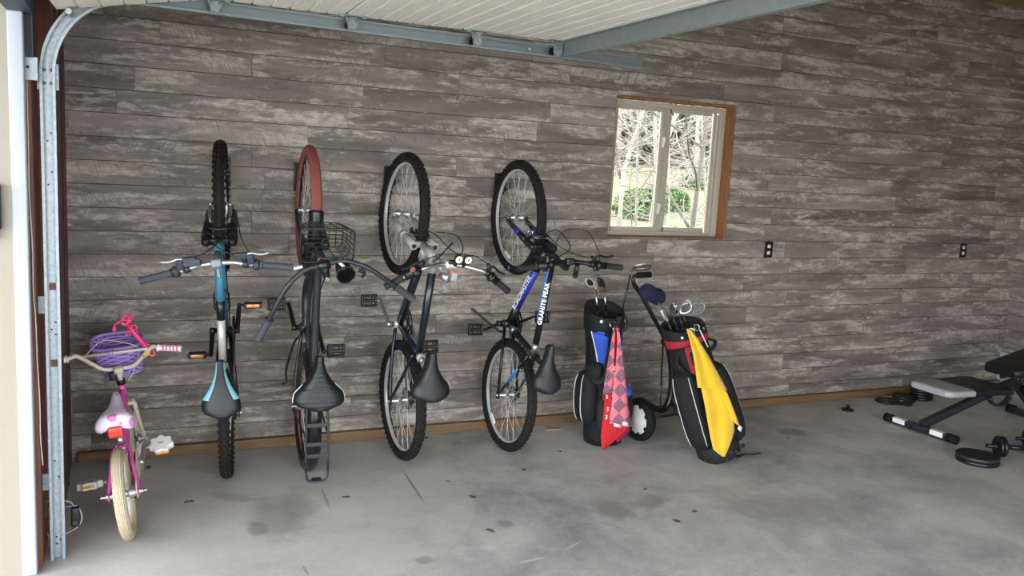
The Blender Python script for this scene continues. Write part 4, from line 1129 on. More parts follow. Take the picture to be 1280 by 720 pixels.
for w_, fr, c0, ang in ((wf, True, V((B.wb, 0, R)), R_(205)), (wr, False, V((0, 0, R)), R_(222))):
    mb = B.mb(fr); e = V((math.cos(ang), 0, math.sin(ang))); g = V((-math.sin(ang), 0, math.cos(ang))); mb.rbox(c0 + e * .25 + V((0, .012, 0)), (.075, .012, .022), .004, rot=Matrix((g, V((0, 1, 0)), e)).transposed()); mb.build('spoke_reflector', MT['label'], w_)
mb = B.mb(True); ang = R_(190); e = V((math.cos(ang), 0, math.sin(ang))); mb.ball(V((B.wb, 0, R)) + e * (R - .03) + V((0, .0245, 0)), (.015, .0025, .015), 12); mb.build('tire_mark', MT['blue'], wf, 'blue oval mark')
cassette(B, wr, 6, .05); derailleur(B, .11); chain(B, bb, .075)
crankset(B, bb, R_(250), MT['black'], .088, None, rings=3)
m2 = B.mb(); 
mb = B.mb(True); crown = B.on(.365)
mb.cyl(crown - B.ax * .005, ht + B.ax * .03, .0145); mb.rbox(crown, (.05, .15, .04), .014, rot=Matrix((B.fw, V((0, 1, 0)), B.ax)).transposed())
fk = mb.build('fork', MT['satin'], B.root)
for s in (-1, 1):
    m2 = B.mb(True); e = V((B.wb, s * .058, R)); t = crown + V((0, s * .060, 0)); lo = e - B.fw * .02 + B.ax * .02
    m2.cyl(t + B.ax * .018, t - B.ax * .10, .0225, .021, mat=0); m2.cyl(t - B.ax * .09, lo, .0205, .015, mat=0); m2.cyl((t - B.ax * .09).lerp(lo, .40), (t - B.ax * .09).lerp(lo, .62), .0195, .0185, mat=1)
    m2.box(e - B.fw * .008, (.03, .008, .045), 0); m2.build('fork_leg', [MT['satin'], MT['blue_dark']], fk)
m2 = B.mb(True); m2.tube(catmull([B.on(.27, .02, .06), B.on(.31, .05, .045), B.on(.325, .055, 0), B.on(.31, .05, -.045), B.on(.27, .02, -.06)], 6), .010, 8); m2.build('fork_brace', MT['satin'], fk)
vbrake(B, B.on(.225, .035), B.fw, B.ax, True, MT['alu'], .10, .038)
vbrake(B, V((.235, 0, .56)), V((-.6, 0, .8)), V((-.8, 0, -.6)), False, MT['black'], .07, .038, 'rear_brake')
cen = B.on(.672, .045)
mb = B.mb(True); mb.cyl(ht + B.ax * .02, B.on(.645), .018); mb.tube([B.on(.63), B.on(.655, .02), cen], .0175, 12); mb.rbox(cen, (.04, .05, .042), .01); mb.cyl(B.on(.645), B.on(.66), .0145); stm = mb.build('stem', MT['black'], B.root)
bw = .315
def barp(c):
    u = abs(c) / bw; return cen - B.fw * (.024 * max(0, u - .3) / .7) + B.ax * (.03 * min(1, max(0, (u - .13) / .22))) + V((0, c, 0))
mb = B.mb(True); mb.tube([barp(-bw + bw * 2 * k / 40) for k in range(41)], .0118, 12); hbar = mb.build('handlebar', MT['black'], B.root)
for s in (1, -1):
    grip(B, barp(s * (bw - .105)), barp(s * (bw + .003)), MT['dark_grip'], hbar)
    ax_ = (barp(s * bw) - barp(s * (bw - .1))).normalized()
    mb = B.mb(True); mb.lathe(barp(s * (bw - .165)), ax_, [(.016, 0), (.025, .005), (.026, .014), (.021, .02), (.020, .055)], 18); mb.rbox(barp(s * (bw - .16)) - B.fw * .02, (.03, .035, .02), .008); mb.build('shifter', MT['black'], hbar)
    brake_lever(B, barp(s * (bw - .19)), ax_, B.fw * .95 + B.ax * .2, MT['black'], MT['black'], hbar)
    lev = barp(s * (bw - .19)) + B.fw * .046 + B.ax * .01
    cable(B, [lev - V((0, s * .02, 0)), B.on(.68, .075, s * .08), B.on(.60, .10, -s * .03), B.on(.40, .12, -s * .05), B.on(.33, .07, -s * .01)])
mb = B.mb(True); mb.cyl(barp(-.05) - B.fw * .012, barp(-.05) - B.fw * .075, .012, .014, 12); mb.ball(barp(-.05) - B.fw * .08, .015, 10); mb.build('bar_stub', MT['black'], hbar)
cable(B, [barp(-.17) + B.fw * .02, B.on(.72, .13, -.13), B.on(.62, .20, -.10), B.on(.52, .16, -.02), B.on(.50, .03, .02)])
mb = B.mb(); mb.tube(catmull([bb + V((-.05, .03, -.01)), bb + V((-.045, .06, -.015)), bb + V((.06, .20, -.03)), bb + V((.085, .235, -.035))], 5), .007, 8); mb.build('kickstand', MT['satin'], B.root)

# ================================================================== wall racks that hold the front wheels
def rack(x, z, tipx, tipy, label):
    t = thing('bike_rack', label, 'bike rack', (x, 0, z), None, 'bike racks on the plank wall')
    mb = MB(); mb.rbox((0, -.003, 0), (.055, .006, .16), .002); 
    for q in (-.065, .065): mb.cyl((0, -.006, q), (0, -.010, q), .006, n=8, mat=1)
    mb.build('wall_plate', [MT['black'], MT['steel']], t)
    mb = MB(); e = V((tipx, tipy, -.005))
    mb.tube([(0, -.005, .065), e], .008, 6, sx=1.8); mb.tube([(0, -.005, -.07), e], .008, 6, sx=1.8); mb.build('gusset', MT['black'], t)
    mb = MB(); mb.tube([(0, -.005, -.003), e, e + V((.0, -.018, 0))], .007, 8); mb.tube([e + V((0, -.016, -.002)), e + V((0, -.022, .03))], .007, 8); mb.rbox(e + V((0, -.0, 0)), (.03, .028, .03), .006); mb.build('hook', MT['black'], t)
for bx, x, z, lab in ((0.5, .535, 1.60, 'black wall rack behind the front wheel of the teal bike'), (.93, .935, 1.588, 'black wall rack holding the front wheel with the brick red tire'), (1.47, 1.462, 1.595, 'black wall rack holding the front wheel of the bike with the silver fork'), (2.2, 2.18, 1.585, 'black wall rack holding the front wheel nearest the window')):
    rack(x, z, (.02 if bx > 1 else .0), -.095, lab)
# ------------------------------------------------------------------ the small pink bike by the door track
class KidBike(Bike):
    def __init__(s, label, X0, Y0, head, lean, steer, wb, R, hang):
        s.R, s.wb, s.th, s.steer = R, wb, hang, steer
        s.root = thing('kids_bicycle', label, 'bicycle', (X0, Y0, 0), rotz(head) @ rotx(lean))
        s.ax = V((-math.cos(hang), 0, math.sin(hang))); s.fw = V((math.sin(hang), 0, math.cos(hang)))
        s.base = V((wb - .035, 0, R)); s.Q = Matrix.Rotation(steer, 3, s.ax)
    def L(s, p): return V(p)
B = KidBike('small pink kids bike with purple basket and white tires by the steel door track', .030, -1.064, R_(86.3), R_(-7.5), R_(-2), .77, .20, R_(70))
R = B.R; bb = V((.29, 0, .235)); ht = B.on(.36); hb = B.on(.265); clamp = V((.155, 0, .50)); st_top = V((.185, 0, .40))
mb = B.mb()
tubes(mb, [(hb - B.ax * .01, ht + B.ax * .01, .018, .018, 0), (bb, st_top, .0155, .0155, 0), (st_top - (clamp - st_top).normalized() * .03, st_top + (clamp - st_top).normalized() * .01, .018, .018, 1)])
mb.tube(catmull([hb + B.ax * .03, V((.45, 0, .34)), V((.36, 0, .27)), bb], 6), .0175, 12); mb.tube(catmull([ht - B.ax * .02, V((.42, 0, .38)), V((.32, 0, .31)), V((.25, 0, .31))], 6), .013, 10)
for s in (-1, 1):
    mb.tube(catmull([V((.20, s * .012, .37)), V((.15, s * .035, .345)), V((.06, s * .052, .26)), V((0, s * .062, R))], 6), .0085, 10)
    mb.tube(catmull([bb + V((-.015, s * .015, 0)), V((.17, s * .042, .215)), V((0, s * .062, R))], 6), .0095, 10)
    mb.box(V((0, s * .062, R)), (.035, .005, .03))
mb.tube([V((.155, .034, .345)), V((.155, -.034, .345))], .006, 8); mb.cyl(bb + V((0, -.034, 0)), bb + V((0, .034, 0)), .022)
fr = mb.build('frame', [MT['pink'], MT['alu']], B.root)
for k, (d0, d1, mt) in enumerate(((.10, .13, 'letter'), (.13, .15, 'blue_dark'), (.155, .17, 'letter'))):
    pass
mb = B.mb(); p0, p1 = bb.lerp(st_top, .35), bb.lerp(st_top, .75)
for q, mt in ((.0, 0), (.35, 1), (.7, 0)): mb.cyl(p0.lerp(p1, q), p0.lerp(p1, q + .25), .0162, n=12, mat=mt)
mb.build('decal', [MT['letter'], MT['blue_dark']], fr)
mb = B.mb(); mb.cyl(st_top, clamp + (clamp - st_top).normalized() * .01, .012); mb.build('seat_post', MT['alu'], B.root)
sd = saddle(B, .055, .555, .255, .17, MT['saddle_pink'], thick=.06, nose=.026, drop=.04, tilt=.05)
mb = B.mb(); mb.rbox(V((.052, .0, .47)), (.016, .062, .05), .008); rf = mb.build('rear_reflector', MT['red_ref'], B.root)
mb = B.mb(); mb.tube([V((.06, 0, .485)), V((.11, 0, .495))], .006, 8); mb.rbox(V((.056, 0, .445)), (.012, .02, .012), .003); mb.build('reflector_bracket', MT['satin'], rf)
wf = wheel(B, True, MT['white_tire'], MT['tire_edge'], .024, False, spokes=20); wr = wheel(B, False, MT['white_tire'], MT['tire_edge'], .026, False, spokes=20)
for w_, c_ in ((wr, V((0, 0, R))),):
    mb = B.mb()
    for s in (-1, 1): mb.ring(c_, (0, 1, 0), R - .027, [(.026 * math.cos(a) + .001, s * (.026 * math.sin(a) + .0008)) for a in (R_(25), R_(45), R_(60), R_(60), R_(45), R_(25))], 64, 0)
    mb.build('tire_shoulder', MT['tire_edge'], w_)
    for s in (-1, 1):
        mb = B.mb(); mb.lathe(c_ + V((0, s * .064, 0)), (0, s, 0), [(.013, 0), (.013, .006), (.009, .006), (.009, .016), (.005, .017), (.005, .03), (.003, .032)], 8, 0, False); mb.build('axle_nut', MT['alu'], w_)
mb = B.mb(True); crown = B.on(.25); mb.cyl(crown, ht, .011); mb.rbox(crown, (.04, .09, .022), .009, rot=Matrix((B.fw, V((0, 1, 0)), B.ax)).transposed()); fk = mb.build('fork', MT['cream_paint'], B.root)
for s in (-1, 1):
    mb = B.mb(True); mb.tube(catmull([crown + V((0, s * .04, 0)), B.on(.12, 0, s * .048), V((B.wb, s * .052, R))], 5), lambda t: .012 - .003 * t, 10); mb.build('fork_leg', MT['cream_paint'], fk)
mb = B.mb(True); mb.cyl(ht + B.ax * .01, ht + B.ax * .035, .02, mat=1); mb.cyl(ht + B.ax * .03, B.on(.45), .0135, mat=0); mb.rbox(B.on(.45, .0), (.04, .045, .035), .012, 0, Matrix((B.fw, V((0, 1, 0)), B.ax)).transposed()); mb.rbox(B.on(.415, .005, .032), (.03, .03, .04), .006, 1)
mb.build('stem', [MT['cream_paint'], MT['black']], B.root)
cen = B.on(.452, .015)
def q3(c, u, f=0): return cen + V((0, c, 0)) + B.ax * u + B.fw * f
h_ = catmull([q3(.30, .105, -.06), q3(.20, .11, -.03), q3(.165, .105, -.015), q3(.10, .03), q3(.055, .0), q3(-.055, .0), q3(-.10, .03), q3(-.165, .105, -.015), q3(-.20, .11, -.03), q3(-.30, .105, -.06)], 6)
mb = B.mb(True); mb.tube(h_, .0105, 10); hbar = mb.build('handlebar', MT['cream_paint'], B.root)
mb = B.mb(True); mb.cyl(q3(.155, .098, -.01), q3(-.155, .098, -.01), .007); mb.rbox(q3(.02, .098, -.01), (.022, .022, .022), .006, 1); mb.build('crossbar', [MT['cream_paint'], MT['purple']], hbar)
grip(B, q3(.205, .11, -.032), q3(.305, .105, -.06), MT['white_plastic'], hbar, .0155); grip(B, q3(-.195, .11, -.032), q3(-.305, .105, -.06), MT['white_plastic'], hbar, .0155)
mb = B.mb(True)
for k in range(5): mb.ring(q3(-.225 - .016 * k, .1085 - .0008 * k, -.038 - .004 * k), V((0, -1, 0)) - B.fw * .28, .0162, [(.0012, -.004), (.0012, .004), (-.001, .004), (-.001, -.004)], 16)
mb.build('grip_print', MT['pink_print'], hbar)
mb = B.mb(True); mb.cyl(q3(-.148, .078, -.008), q3(-.125, .056, -.004), .0125); mb.build('yellow_sticker', MT['yellow'], hbar)
cable(B, [q3(.13, .10, 0), q3(.06, .13, .06), q3(-.02, .12, .05), q3(-.10, .08, .03), B.on(.40, .05, -.06), B.on(.36, .03, -.03)], True, .002, MT['piping'])
# woven basket in front of the bars
mb = B.mb(True)
def bk(c, f, u): return cen + V((0, c, 0)) + B.fw * (.03 + f) + B.ax * (u - .035)
NB = 48
def bring(q, wob, ph):
    w, d0, d1 = .088 + .032 * q, 0.03 - .02 * q, .135 + .03 * q
    pts = []
    for k in range(NB):
        t = 2 * PI * k / NB; e = wob * math.sin(k * PI / 2 + ph)
        x = math.copysign(abs(math.cos(t)) ** .6, math.cos(t)); y = math.copysign(abs(math.sin(t)) ** .6, math.sin(t))
        pts.append(bk((w + e) * x, (d0 + d1) / 2 + ((d1 - d0) / 2 + e) * y, -.05 + .17 * q))
    return pts
for k in range(12): mb.tube(bring((k + .5) / 13, .0055, (k % 2) * PI), .0046, 6, closed=True, sx=1.25)
mb.tube(bring(1.0, 0, 0), .009, 8, closed=True); mb.tube(bring(0.02, 0, 0), .006, 8, closed=True)
for k in range(0, NB, 2): mb.tube([bring(0, 0, 0)[k], bring(1, 0, 0)[k]], .003, 5)
b0 = bring(0.0, 0, 0); mb.add(b0 + [sum(b0, V((0, 0, 0))) / NB], [[k, (k + 1) % NB, NB] for k in range(NB)])
mb.build('basket', MT['purple'], B.root)
crankset(B, bb, R_(205), MT['alu'], .055, None, .09, 1, MT['cream_paint'])
for o in [c for c in B.root.children if c.name.startswith('pedal')]: bpy.data.objects.remove(o)
for s in (1, -1):
    a = R_(205) if s > 0 else R_(25)
    c_ = bb + V((math.cos(a) * .09, s * .155, math.sin(a) * .09)); rings = []
    tilt = Matrix.Rotation(R_(-28 if s < 0 else 10), 3, 'Y')
    for z, q in ((-.016, .9), (-.012, 1), (.012, 1), (.016, .9)):
        rings.append([c_ + tilt @ V(((.050 + .006 * math.cos(7 * t)) * q * math.cos(t), (.052 + .006 * math.cos(7 * t)) * q * math.sin(t), z)) for t in [2 * PI * k / 56 for k in range(56)]])
    mb = B.mb(); mb.loft(rings); p_ = mb.build('pedal', MT['white_plastic'], B.root)
    mb = B.mb(); mb.ball(c_ + tilt @ V((0, 0, .0165)), (.014, .014, .003), 14); mb.build('pedal_centre', MT['silver'], p_)
    mb = B.mb(); mb.rbox(c_ + tilt @ V((-.053, 0, -.001)), (.006, .05, .011), .002); mb.build('reflector', MT['amber'], p_)
mb = B.mb(); mb.prism([bb + V((.06, -.05, .04)), bb + V((.07, -.05, 0)), bb + V((.04, -.05, -.05)), V((.0, -.056, R - .03)), V((-.03, -.056, R)), V((0, -.056, R + .035)), bb + V((0, -.05, .065))], (0, .004, 0)); mb.build('chain_guard', MT['cream_paint'], B.root)
mb = B.mb()
for s in (-1, 1): mb.tube([bb + V((0, -.042, s * .052)), V((0, -.042, R + s * .03))], .004, 5)
mb.build('chain', MT['steel'], B.root)
# hot pink toy strap hooked on the bars
def pk(x, y, d=0): return at(x, y, -.50 + d)
t = thing('toy_strap', 'hot pink plastic toy strap with rings hooked over the kids bike handlebar', 'toy', pk(168, 420))
o_ = pk(168, 420)
mb = MB(lambda p: p - o_)
q0, q1 = pk(159, 406), pk(186, 437)
dd = (q1 - q0).normalized()
mb.tube([q0, q0.lerp(q1, .3), q1], .017, 8, sx=.7); mb.build('strap', MT['hot_pink'], t)
mb = MB(lambda p: p - o_); c0 = pk(186, 437); sdv = V((0, 1, 0)).cross(dd)
mb.tube([c0 + dd * (.038 * math.cos(a)) + sdv * (.016 * math.sin(a)) for a in [2 * PI * k / 24 for k in range(24)]], .0055, 8, closed=True); mb.build('buckle', MT['hot_pink'], t)
for (x, y, r) in ((167.5, 409.5, .013), (160, 416.5, .011), (163, 397.5, .011)):
    mb = MB(lambda p: p - o_); mb.ring(pk(x, y, -.015), (0.2, 1, 0.2), r, [(.0035 * math.cos(a), .0035 * math.sin(a)) for a in [2 * PI * k / 8 for k in range(8)]], 24); mb.build('ring', MT['hot_pink'], t)
mb = MB(lambda p: p - o_); mb.tube(catmull([pk(164, 402), pk(157, 400), pk(152, 401), pk(145, 405), pk(141.5, 411), pk(143, 414), pk(144, 409)], 6), .005, 8); mb.tube(catmull([pk(152, 401), pk(156, 394), pk(161, 396), pk(160, 403), pk(155, 406), pk(152, 403)], 6), .007, 8)
mb.build('hook', MT['hot_pink'], t)

# ------------------------------------------------------------------ golf bags
def bag_rings(axis_pts, radii, K=40, sq=.9):
    # axis_pts: list of (centre, rx, ry); horizontal-ish elliptical sections
    rings = []
    for (c, rx, ry, tilt) in axis_pts:
        rings.append([V(c) + tilt @ V((rx * math.copysign(abs(math.cos(a)) ** sq, math.cos(a)), ry * math.copysign(abs(math.sin(a)) ** sq, math.sin(a)), 0)) for a in [2 * PI * k / K for k in range(K)]])
    return rings
class Bag:
    def __init__(s, name, label, base, top):
        s.base, s.top = V(base), V(top)
        d = (s.top - s.base); s.L = d.length; s.d = d.normalized()
        s.rot = V((0, 0, 1)).rotation_difference(s.d).to_matrix()
        s.t = thing(name, label, 'golf bag', base, s.rot)
    def W(s, p): return s.base + s.rot @ V(p)
def ring_at(z, rx, ry, cx=0, cy=0, K=40, tilt=0, sq=.9):
    return [V((cx + rx * math.copysign(abs(math.cos(a)) ** sq, math.cos(a)), cy + ry * math.copysign(abs(math.sin(a)) ** sq, math.sin(a)), z + tilt * math.sin(a))) for a in [2 * PI * k / K for k in range(K)]]
def pocket(G, name, c, d, mats, ang, bulge=1.0, piping=None, matf=None, ex=3.5):
    # a rounded pouch: local box of size d (width, depth, height) centred at c turned by ang about the bag axis
    mb = MB(); rz_ = rotz(ang); N = 14
    rings = []
    for i in range(N + 1):
        v = -1 + 2 * i / N; q = (1 - abs(v) ** ex) ** .4 if abs(v) < 1 else 0.12; q = max(q, .12)
        rings.append([V(c) + rz_ @ V((d[0] / 2 * q ** .5 * math.copysign(abs(math.cos(a)) ** .7, math.cos(a)), d[1] / 2 * q * math.copysign(abs(math.sin(a)) ** .8, math.sin(a)) * (1 + .25 * (1 - v) * .5), d[2] / 2 * v)) for a in [2 * PI * k / 24 for k in range(24)]])
    mb.loft(rings, matf or 0, True)
    o = mb.build(name, mats, G.t)
    if piping:
        m2 = MB(); k_ = piping if isinstance(piping, (list, tuple)) else [piping]
        for kk in k_: m2.tube([r[kk] + (r[kk] - V((c[0], c[1], r[kk].z))).normalized() * .002 for r in rings[1:-1]], .0028, 6)
        m2.build('piping', MT['piping'], o)
    return o
# ---- left bag, blue and black
G = Bag('golf_bag', 'black and royal blue golf bag standing beside the cart with a checked towel', (2.80, -.455, 0), (2.765, -.43, .80))
K = 40
prof = [(0.0, .105, .105), (.012, .118, .118), (.05, .122, .12), (.12, .120, .118), (.25, .116, .115), (.45, .112, .11), (.62, .112, .11), (.72, .118, .115), (.735, .121, .118)]
def lm(i, j):
    a = 2 * PI * (j + .5) / K
    z = prof[i][0]
    if i < 2: return 1
    if 1.22 * PI < a < 1.36 * PI and i >= 5: return 2
    if a > 1.72 * PI and i >= 3: return 2
    return 0
mb = MB(); mb.loft([ring_at(z, rx, ry, K=K) for z, rx, ry in prof], lm); mb.build('body', [MT['fabric'], MT['black'], MT['fab_blue']], G.t)
# collar with an open mouth
mb = MB()
co = [(.735, .122), (.74, .126), (.80, .128), (.855, .124), (.862, .120), (.858, .112), (.80, .112), (.70, .108)]
tl = lambda z: .045 * max(0, (z - .74) / .12)
mb.loft([ring_at(z, r, r * .97, K=K, tilt=tl(z)) for z, r in co], 0, True, False); mb.build('collar', MT['fabric'], G.t)
mb = MB(); mb.cyl((0, 0, .70), (0, 0, .704), .108, n=30); mb.box((0, 0, .76), (.20, .008, .11)); mb.box((0, 0, .76), (.008, .20, .11)); mb.build('club_divider', MT['fabric2'], G.t)
# blue flash with white edge on the front left of the bag
mb = MB(); fl = []
def surf(a, z, e=0.002):
    r = .113 + e + (.014 * max(0, (z - .62) / .1) if z > .62 else 0); return V((r * math.cos(a), r * math.sin(a), z))
mb.sheet([[surf(R_(198) + (R_(248) - R_(198)) * j / 8 * (1 - 0.0 * i) if False else R_(205) + R_(46) * j / 8 * 1.0 if False else R_(204 + 22 * i / 10 + (50 - 26 * i / 10) * j / 8), .735 - .030 * j / 8 * 1.0 - (.245 - .04 * (j / 8)) * i / 10, .003) for j in range(9)] for i in range(11)], .003)
fl_ = mb.build('blue_panel', MT['fab_blue'], G.t)
mb = MB(); mb.tube([surf(R_(204 + 22 * i / 10), .735 - .245 * i / 10, .005) for i in range(11)], .004, 6); mb.build('piping', MT['piping'], fl_)
for a, z in ((232, .80), (282, .81), (318, .79)):
    mb = MB(); e = V((math.cos(R_(a)), math.sin(R_(a)), 0)); mb.cyl(e * .124 + V((0, 0, z)), e * .131 + V((0, 0, z)), .009, n=12); mb.build('rivet', MT['alu'], G.t)
mb = MB(); e = V((math.cos(R_(262)), math.sin(R_(262)), 0)); mb.ring(e * .138 + V((0, 0, .785)), e + V((.25, 0, .3)), .022, [(.003 * math.cos(q), .003 * math.sin(q)) for q in [2 * PI * k / 8 for k in range(8)]], 24); mb.tube(catmull([e * .138 + V((0, 0, .765)), e * .144 + V((.004, 0, .74)), e * .142 + V((.002, 0, .715))], 4), .004, 6); mb.build('towel_ring', MT['chrome'], G.t)
mb = MB(); mb.tube(catmull([V((.03, -.132, .83)), V((-.005, -.142, .76)), V((-.03, -.15, .66)), V((-.06, -.15, .55)), V((-.09, -.165, .46)), V((-.13, -.12, .44)), V((-.12, -.06, .50))], 6), .024, 8, sx=.35); mb.build('shoulder_strap', MT['fabric2'], G.t)
pocket(G, 'side_pocket', (-.125, -.02, .315), (.15, .15, .34), [MT['fabric']], R_(-60), piping=[15, 18], ex=2.4)
m_ = pocket(G, 'front_pocket', (-.045, -.12, .22), (.14, .085, .23), [MT['fabric2']], R_(-8), ex=2.6)
pocket(G, 'right_pocket', (.115, -.035, .26), (.15, .13, .25), [MT['fabric'], MT['fab_blue']], R_(60), piping=[20], matf=lambda i, j: 1 if i > 9 else 0)
pocket(G, 'back_pocket', (-.10, -.06, .48), (.12, .09, .13), [MT['fabric']], R_(-50))
mb = MB(); mb.rbox((-.045, -.122, .085), (.05, .008, .045), .003, 0); mb.rbox((-.07, -.122, .075), (.012, .009, .02), .003, 1); mb.build('base_badge', [MT['fab_blue'], MT['piping']], G.t)
mb = MB()
mb.tube(catmull([V((.125, -.01, .82)), V((.15, -.02, .80)), V((.152, -.02, .73)), V((.125, -.01, .70))], 5), .009, 8, sx=.5); mb.build('carry_handle', MT['black'], G.t)
# checked towel hung from the ring
def pk2(x, y, d=0): return at(x, y, -.605 + d)
def towel_sheet(mb, L_, R__, d0, d1, mat, n=6, wav=.006):
    rows = []
    for k, ((xl, yl), (xr, yr)) in enumerate(zip(L_, R__)):
        f = k / (len(L_) - 1)
        rows.append([pk2(xl + (xr - xl) * j / n, yl + (yr - yl) * j / n, d0 + (d1 - d0) * f - wav * math.sin(j / n * PI * 2 + k)) for j in range(n + 1)])
    sub = []
    for i in range(len(rows) - 1):
        for q in range(3): sub.append([rows[i][j].lerp(rows[i + 1][j], q / 3) for j in range(n + 1)])
    sub.append(rows[-1]); mb.sheet(sub, .006, mat)
tw = thing('golf_towel', 'red and pink checked golf towel hung on the blue and black golf bag', 'towel', pk2(769, 412))
o2 = pk2(769, 412); T2 = lambda p: p - o2
mb = MB(T2); towel_sheet(mb, [(767, 408), (765, 430), (761, 460), (757, 490), (754, 520), (751, 545), (752, 561)], [(772, 408), (774, 430), (776, 460), (780, 490), (784, 515), (787, 535), (755, 562)], .0, -.03, 0)
bk_ = mb.build('red_side', [MT['red_terry']], tw, 'red terry back of the towel')
mb = MB(T2); towel_sheet(mb, [(765, 493), (763, 512), (759, 531)], [(767, 492), (764, 512), (760, 531)], -.008, -.012, 0); towel_sheet(mb, [(766, 528), (762, 540), (768, 548)], [(788, 533), (787, 540), (772, 553)], -.018, -.02, 0, wav=.002); towel_sheet(mb, [(753, 494), (753, 500)], [(764, 492), (762, 510)], -.010, -.012, 0, wav=0)
mb.build('maroon_checks', MT['maroon'], bk_)
mb = MB(T2); towel_sheet(mb, [(767, 410), (764, 428), (760, 452), (756.5, 475), (753.5, 493)], [(769, 410), (768, 428), (767.5, 452), (766.5, 475), (764, 491)], -.018, -.022, 0, 4, .003)
mb.build('pink_side', MT['pink_terry'], tw, 'pink and mauve checked face of the towel')
mb = MB(T2); towel_sheet(mb, [(770.5, 410), (772, 428), (770, 455), (767, 485), (764, 510), (761, 529)], [(773.5, 410), (777, 435), (780.5, 465), (783, 490), (786, 515), (788, 534)], -.026, -.032, 0, 4, .004)
mb.build('pink_side', MT['pink_terry'], tw, 'pink and mauve checked face of the towel')
mb = MB(T2); mb.sheet([[pk2(767.5, 529, -.045), pk2(776, 531, -.045)], [pk2(767.5, 533, -.045), pk2(776, 535, -.045)]], .002, 0); mb.sheet([[pk2(778, 527, -.046), pk2(785, 528, -.046)], [pk2(778, 532, -.046), pk2(785, 533, -.046)]], .002, 0); mb.build('care_label', MT['label'], tw)
mb = MB(T2)                                        # loops of white printed letters running down the red
for (x, y, h) in ((767.5, 458, 6), (768, 466, 6), (767.8, 474, 6), (767, 482, 6), (766, 490, 6), (758.5, 494, 5), (759.5, 509, 6), (758, 519, 6)):
    mb.tube(catmull([pk2(x - 1.3, y, -.024), pk2(x + 1.2, y + .6, -.026), pk2(x - .6, y + h * .45, -.026), pk2(x + 1.4, y + h * .6, -.026), pk2(x - 1.2, y + h * .85, -.024)], 4), .0022, 5)
mb.build('print', MT['letter'], bk_)

# ---- golf clubs
def club(label, p_in, p_top, kind, head_mat, shaft_mat, toe, name='golf_club', size=1.0, group=None):
    p_in, p_top = V(p_in), V(p_top)
    t = thing(name, label, 'golf club', p_in, None, group)
    mb = MB(); d = (p_top - p_in)
    mb.cyl((0, 0, 0), d * .93, .0062, .005, 10); sh = mb.build('shaft', shaft_mat, t)
    mb = MB(); n_ = d.normalized(); mb.cyl(-n_ * .24, n_ * .03, .011, .0095, 12); mb.build('grip', MT['dark_grip'], t)
    toe = V(toe).normalized(); up = d.normalized(); fc = toe.cross(up).normalized()
    if fc.y > 0: fc = -fc                            # the cavity looks out towards the room
    mb = MB()
    if kind == 'iron':
        mb.tube(catmull([d * .92, d * .97, d + toe * .012 * size + up * .015], 5), .0068, 10)
        h0 = d + toe * .008 + up * .004
        pts = [(0, 0), (.012, .03), (.035, .044), (.062, .046), (.078, .036), (.080, .018), (.066, -.004), (.03, -.012)]
        outer = [h0 + (toe * x + up * y) * size for x, y in pts]
        cen_ = sum(outer, V((0, 0, 0))) / len(outer); out_s = catmull(outer, 4, True)
        inn = [cen_ + (p - cen_) * .66 for p in out_s]
        f_ = fc * .013
        mb.loft([[p - f_ * .5 for p in out_s], [p + f_ * .5 for p in out_s]], 0, True, True)
        mb.loft([[p + f_ * .5 for p in out_s], [p + f_ * .75 for p in out_s], [cen_ + (p - cen_) * .84 + f_ * .75 for p in out_s], [q + f_ * .3 for q in inn]], 0, True, True)
        hd = mb.build('club_head', head_mat, t)
        m2 = MB(); m2.loft([[q + f_ * .52 for q in inn], [cen_ + (q - cen_) * .9 + f_ * .56 for q in inn]], 0, True, True); m2.build('cavity_badge', MT['steel'], hd)
    else:
        mb.tube(catmull([d * .92, d * .98, d + toe * .01 + up * .012], 5), .0075, 10)
        rings = []
        for i in range(11):
            u = -1 + 2 * i / 10; q = math.sqrt(max(.02, 1 - u * u))
            rings.append([d + toe * (.052 + .055 * u) * size + up * (.016 + .019 * q * math.sin(a) + (.004 if math.sin(a) > 0 else 0)) * size + fc * (.040 * q * math.cos(a) + .02) * size for a in [2 * PI * k / 18 for k in range(18)]])
        mb.loft(rings); hd = mb.build('club_head', head_mat, t)
    return t
def gp(x, y, Y): return at(x, y, Y)
club('chrome cavity-back iron, leftmost in the blue and black golf bag', gp(747, 395, -.43), gp(744.5, 358, -.43), 'iron', MT['silver'], MT['chrome'], (-1, -.25, .10), size=1.0)
club('dark blade iron second from left in the blue and black golf bag', gp(757.5, 395, -.40), gp(755.5, 358, -.40), 'iron', MT['steel'], MT['chrome'], (-.85, -.5, .2), size=.95)
club('grey wood club leaning right out of the blue and black golf bag', gp(777, 392, -.42), gp(789, 339, -.42), 'wood', MT['wood_head'], MT['steel'], (.98, -.1, .12), size=1.15)

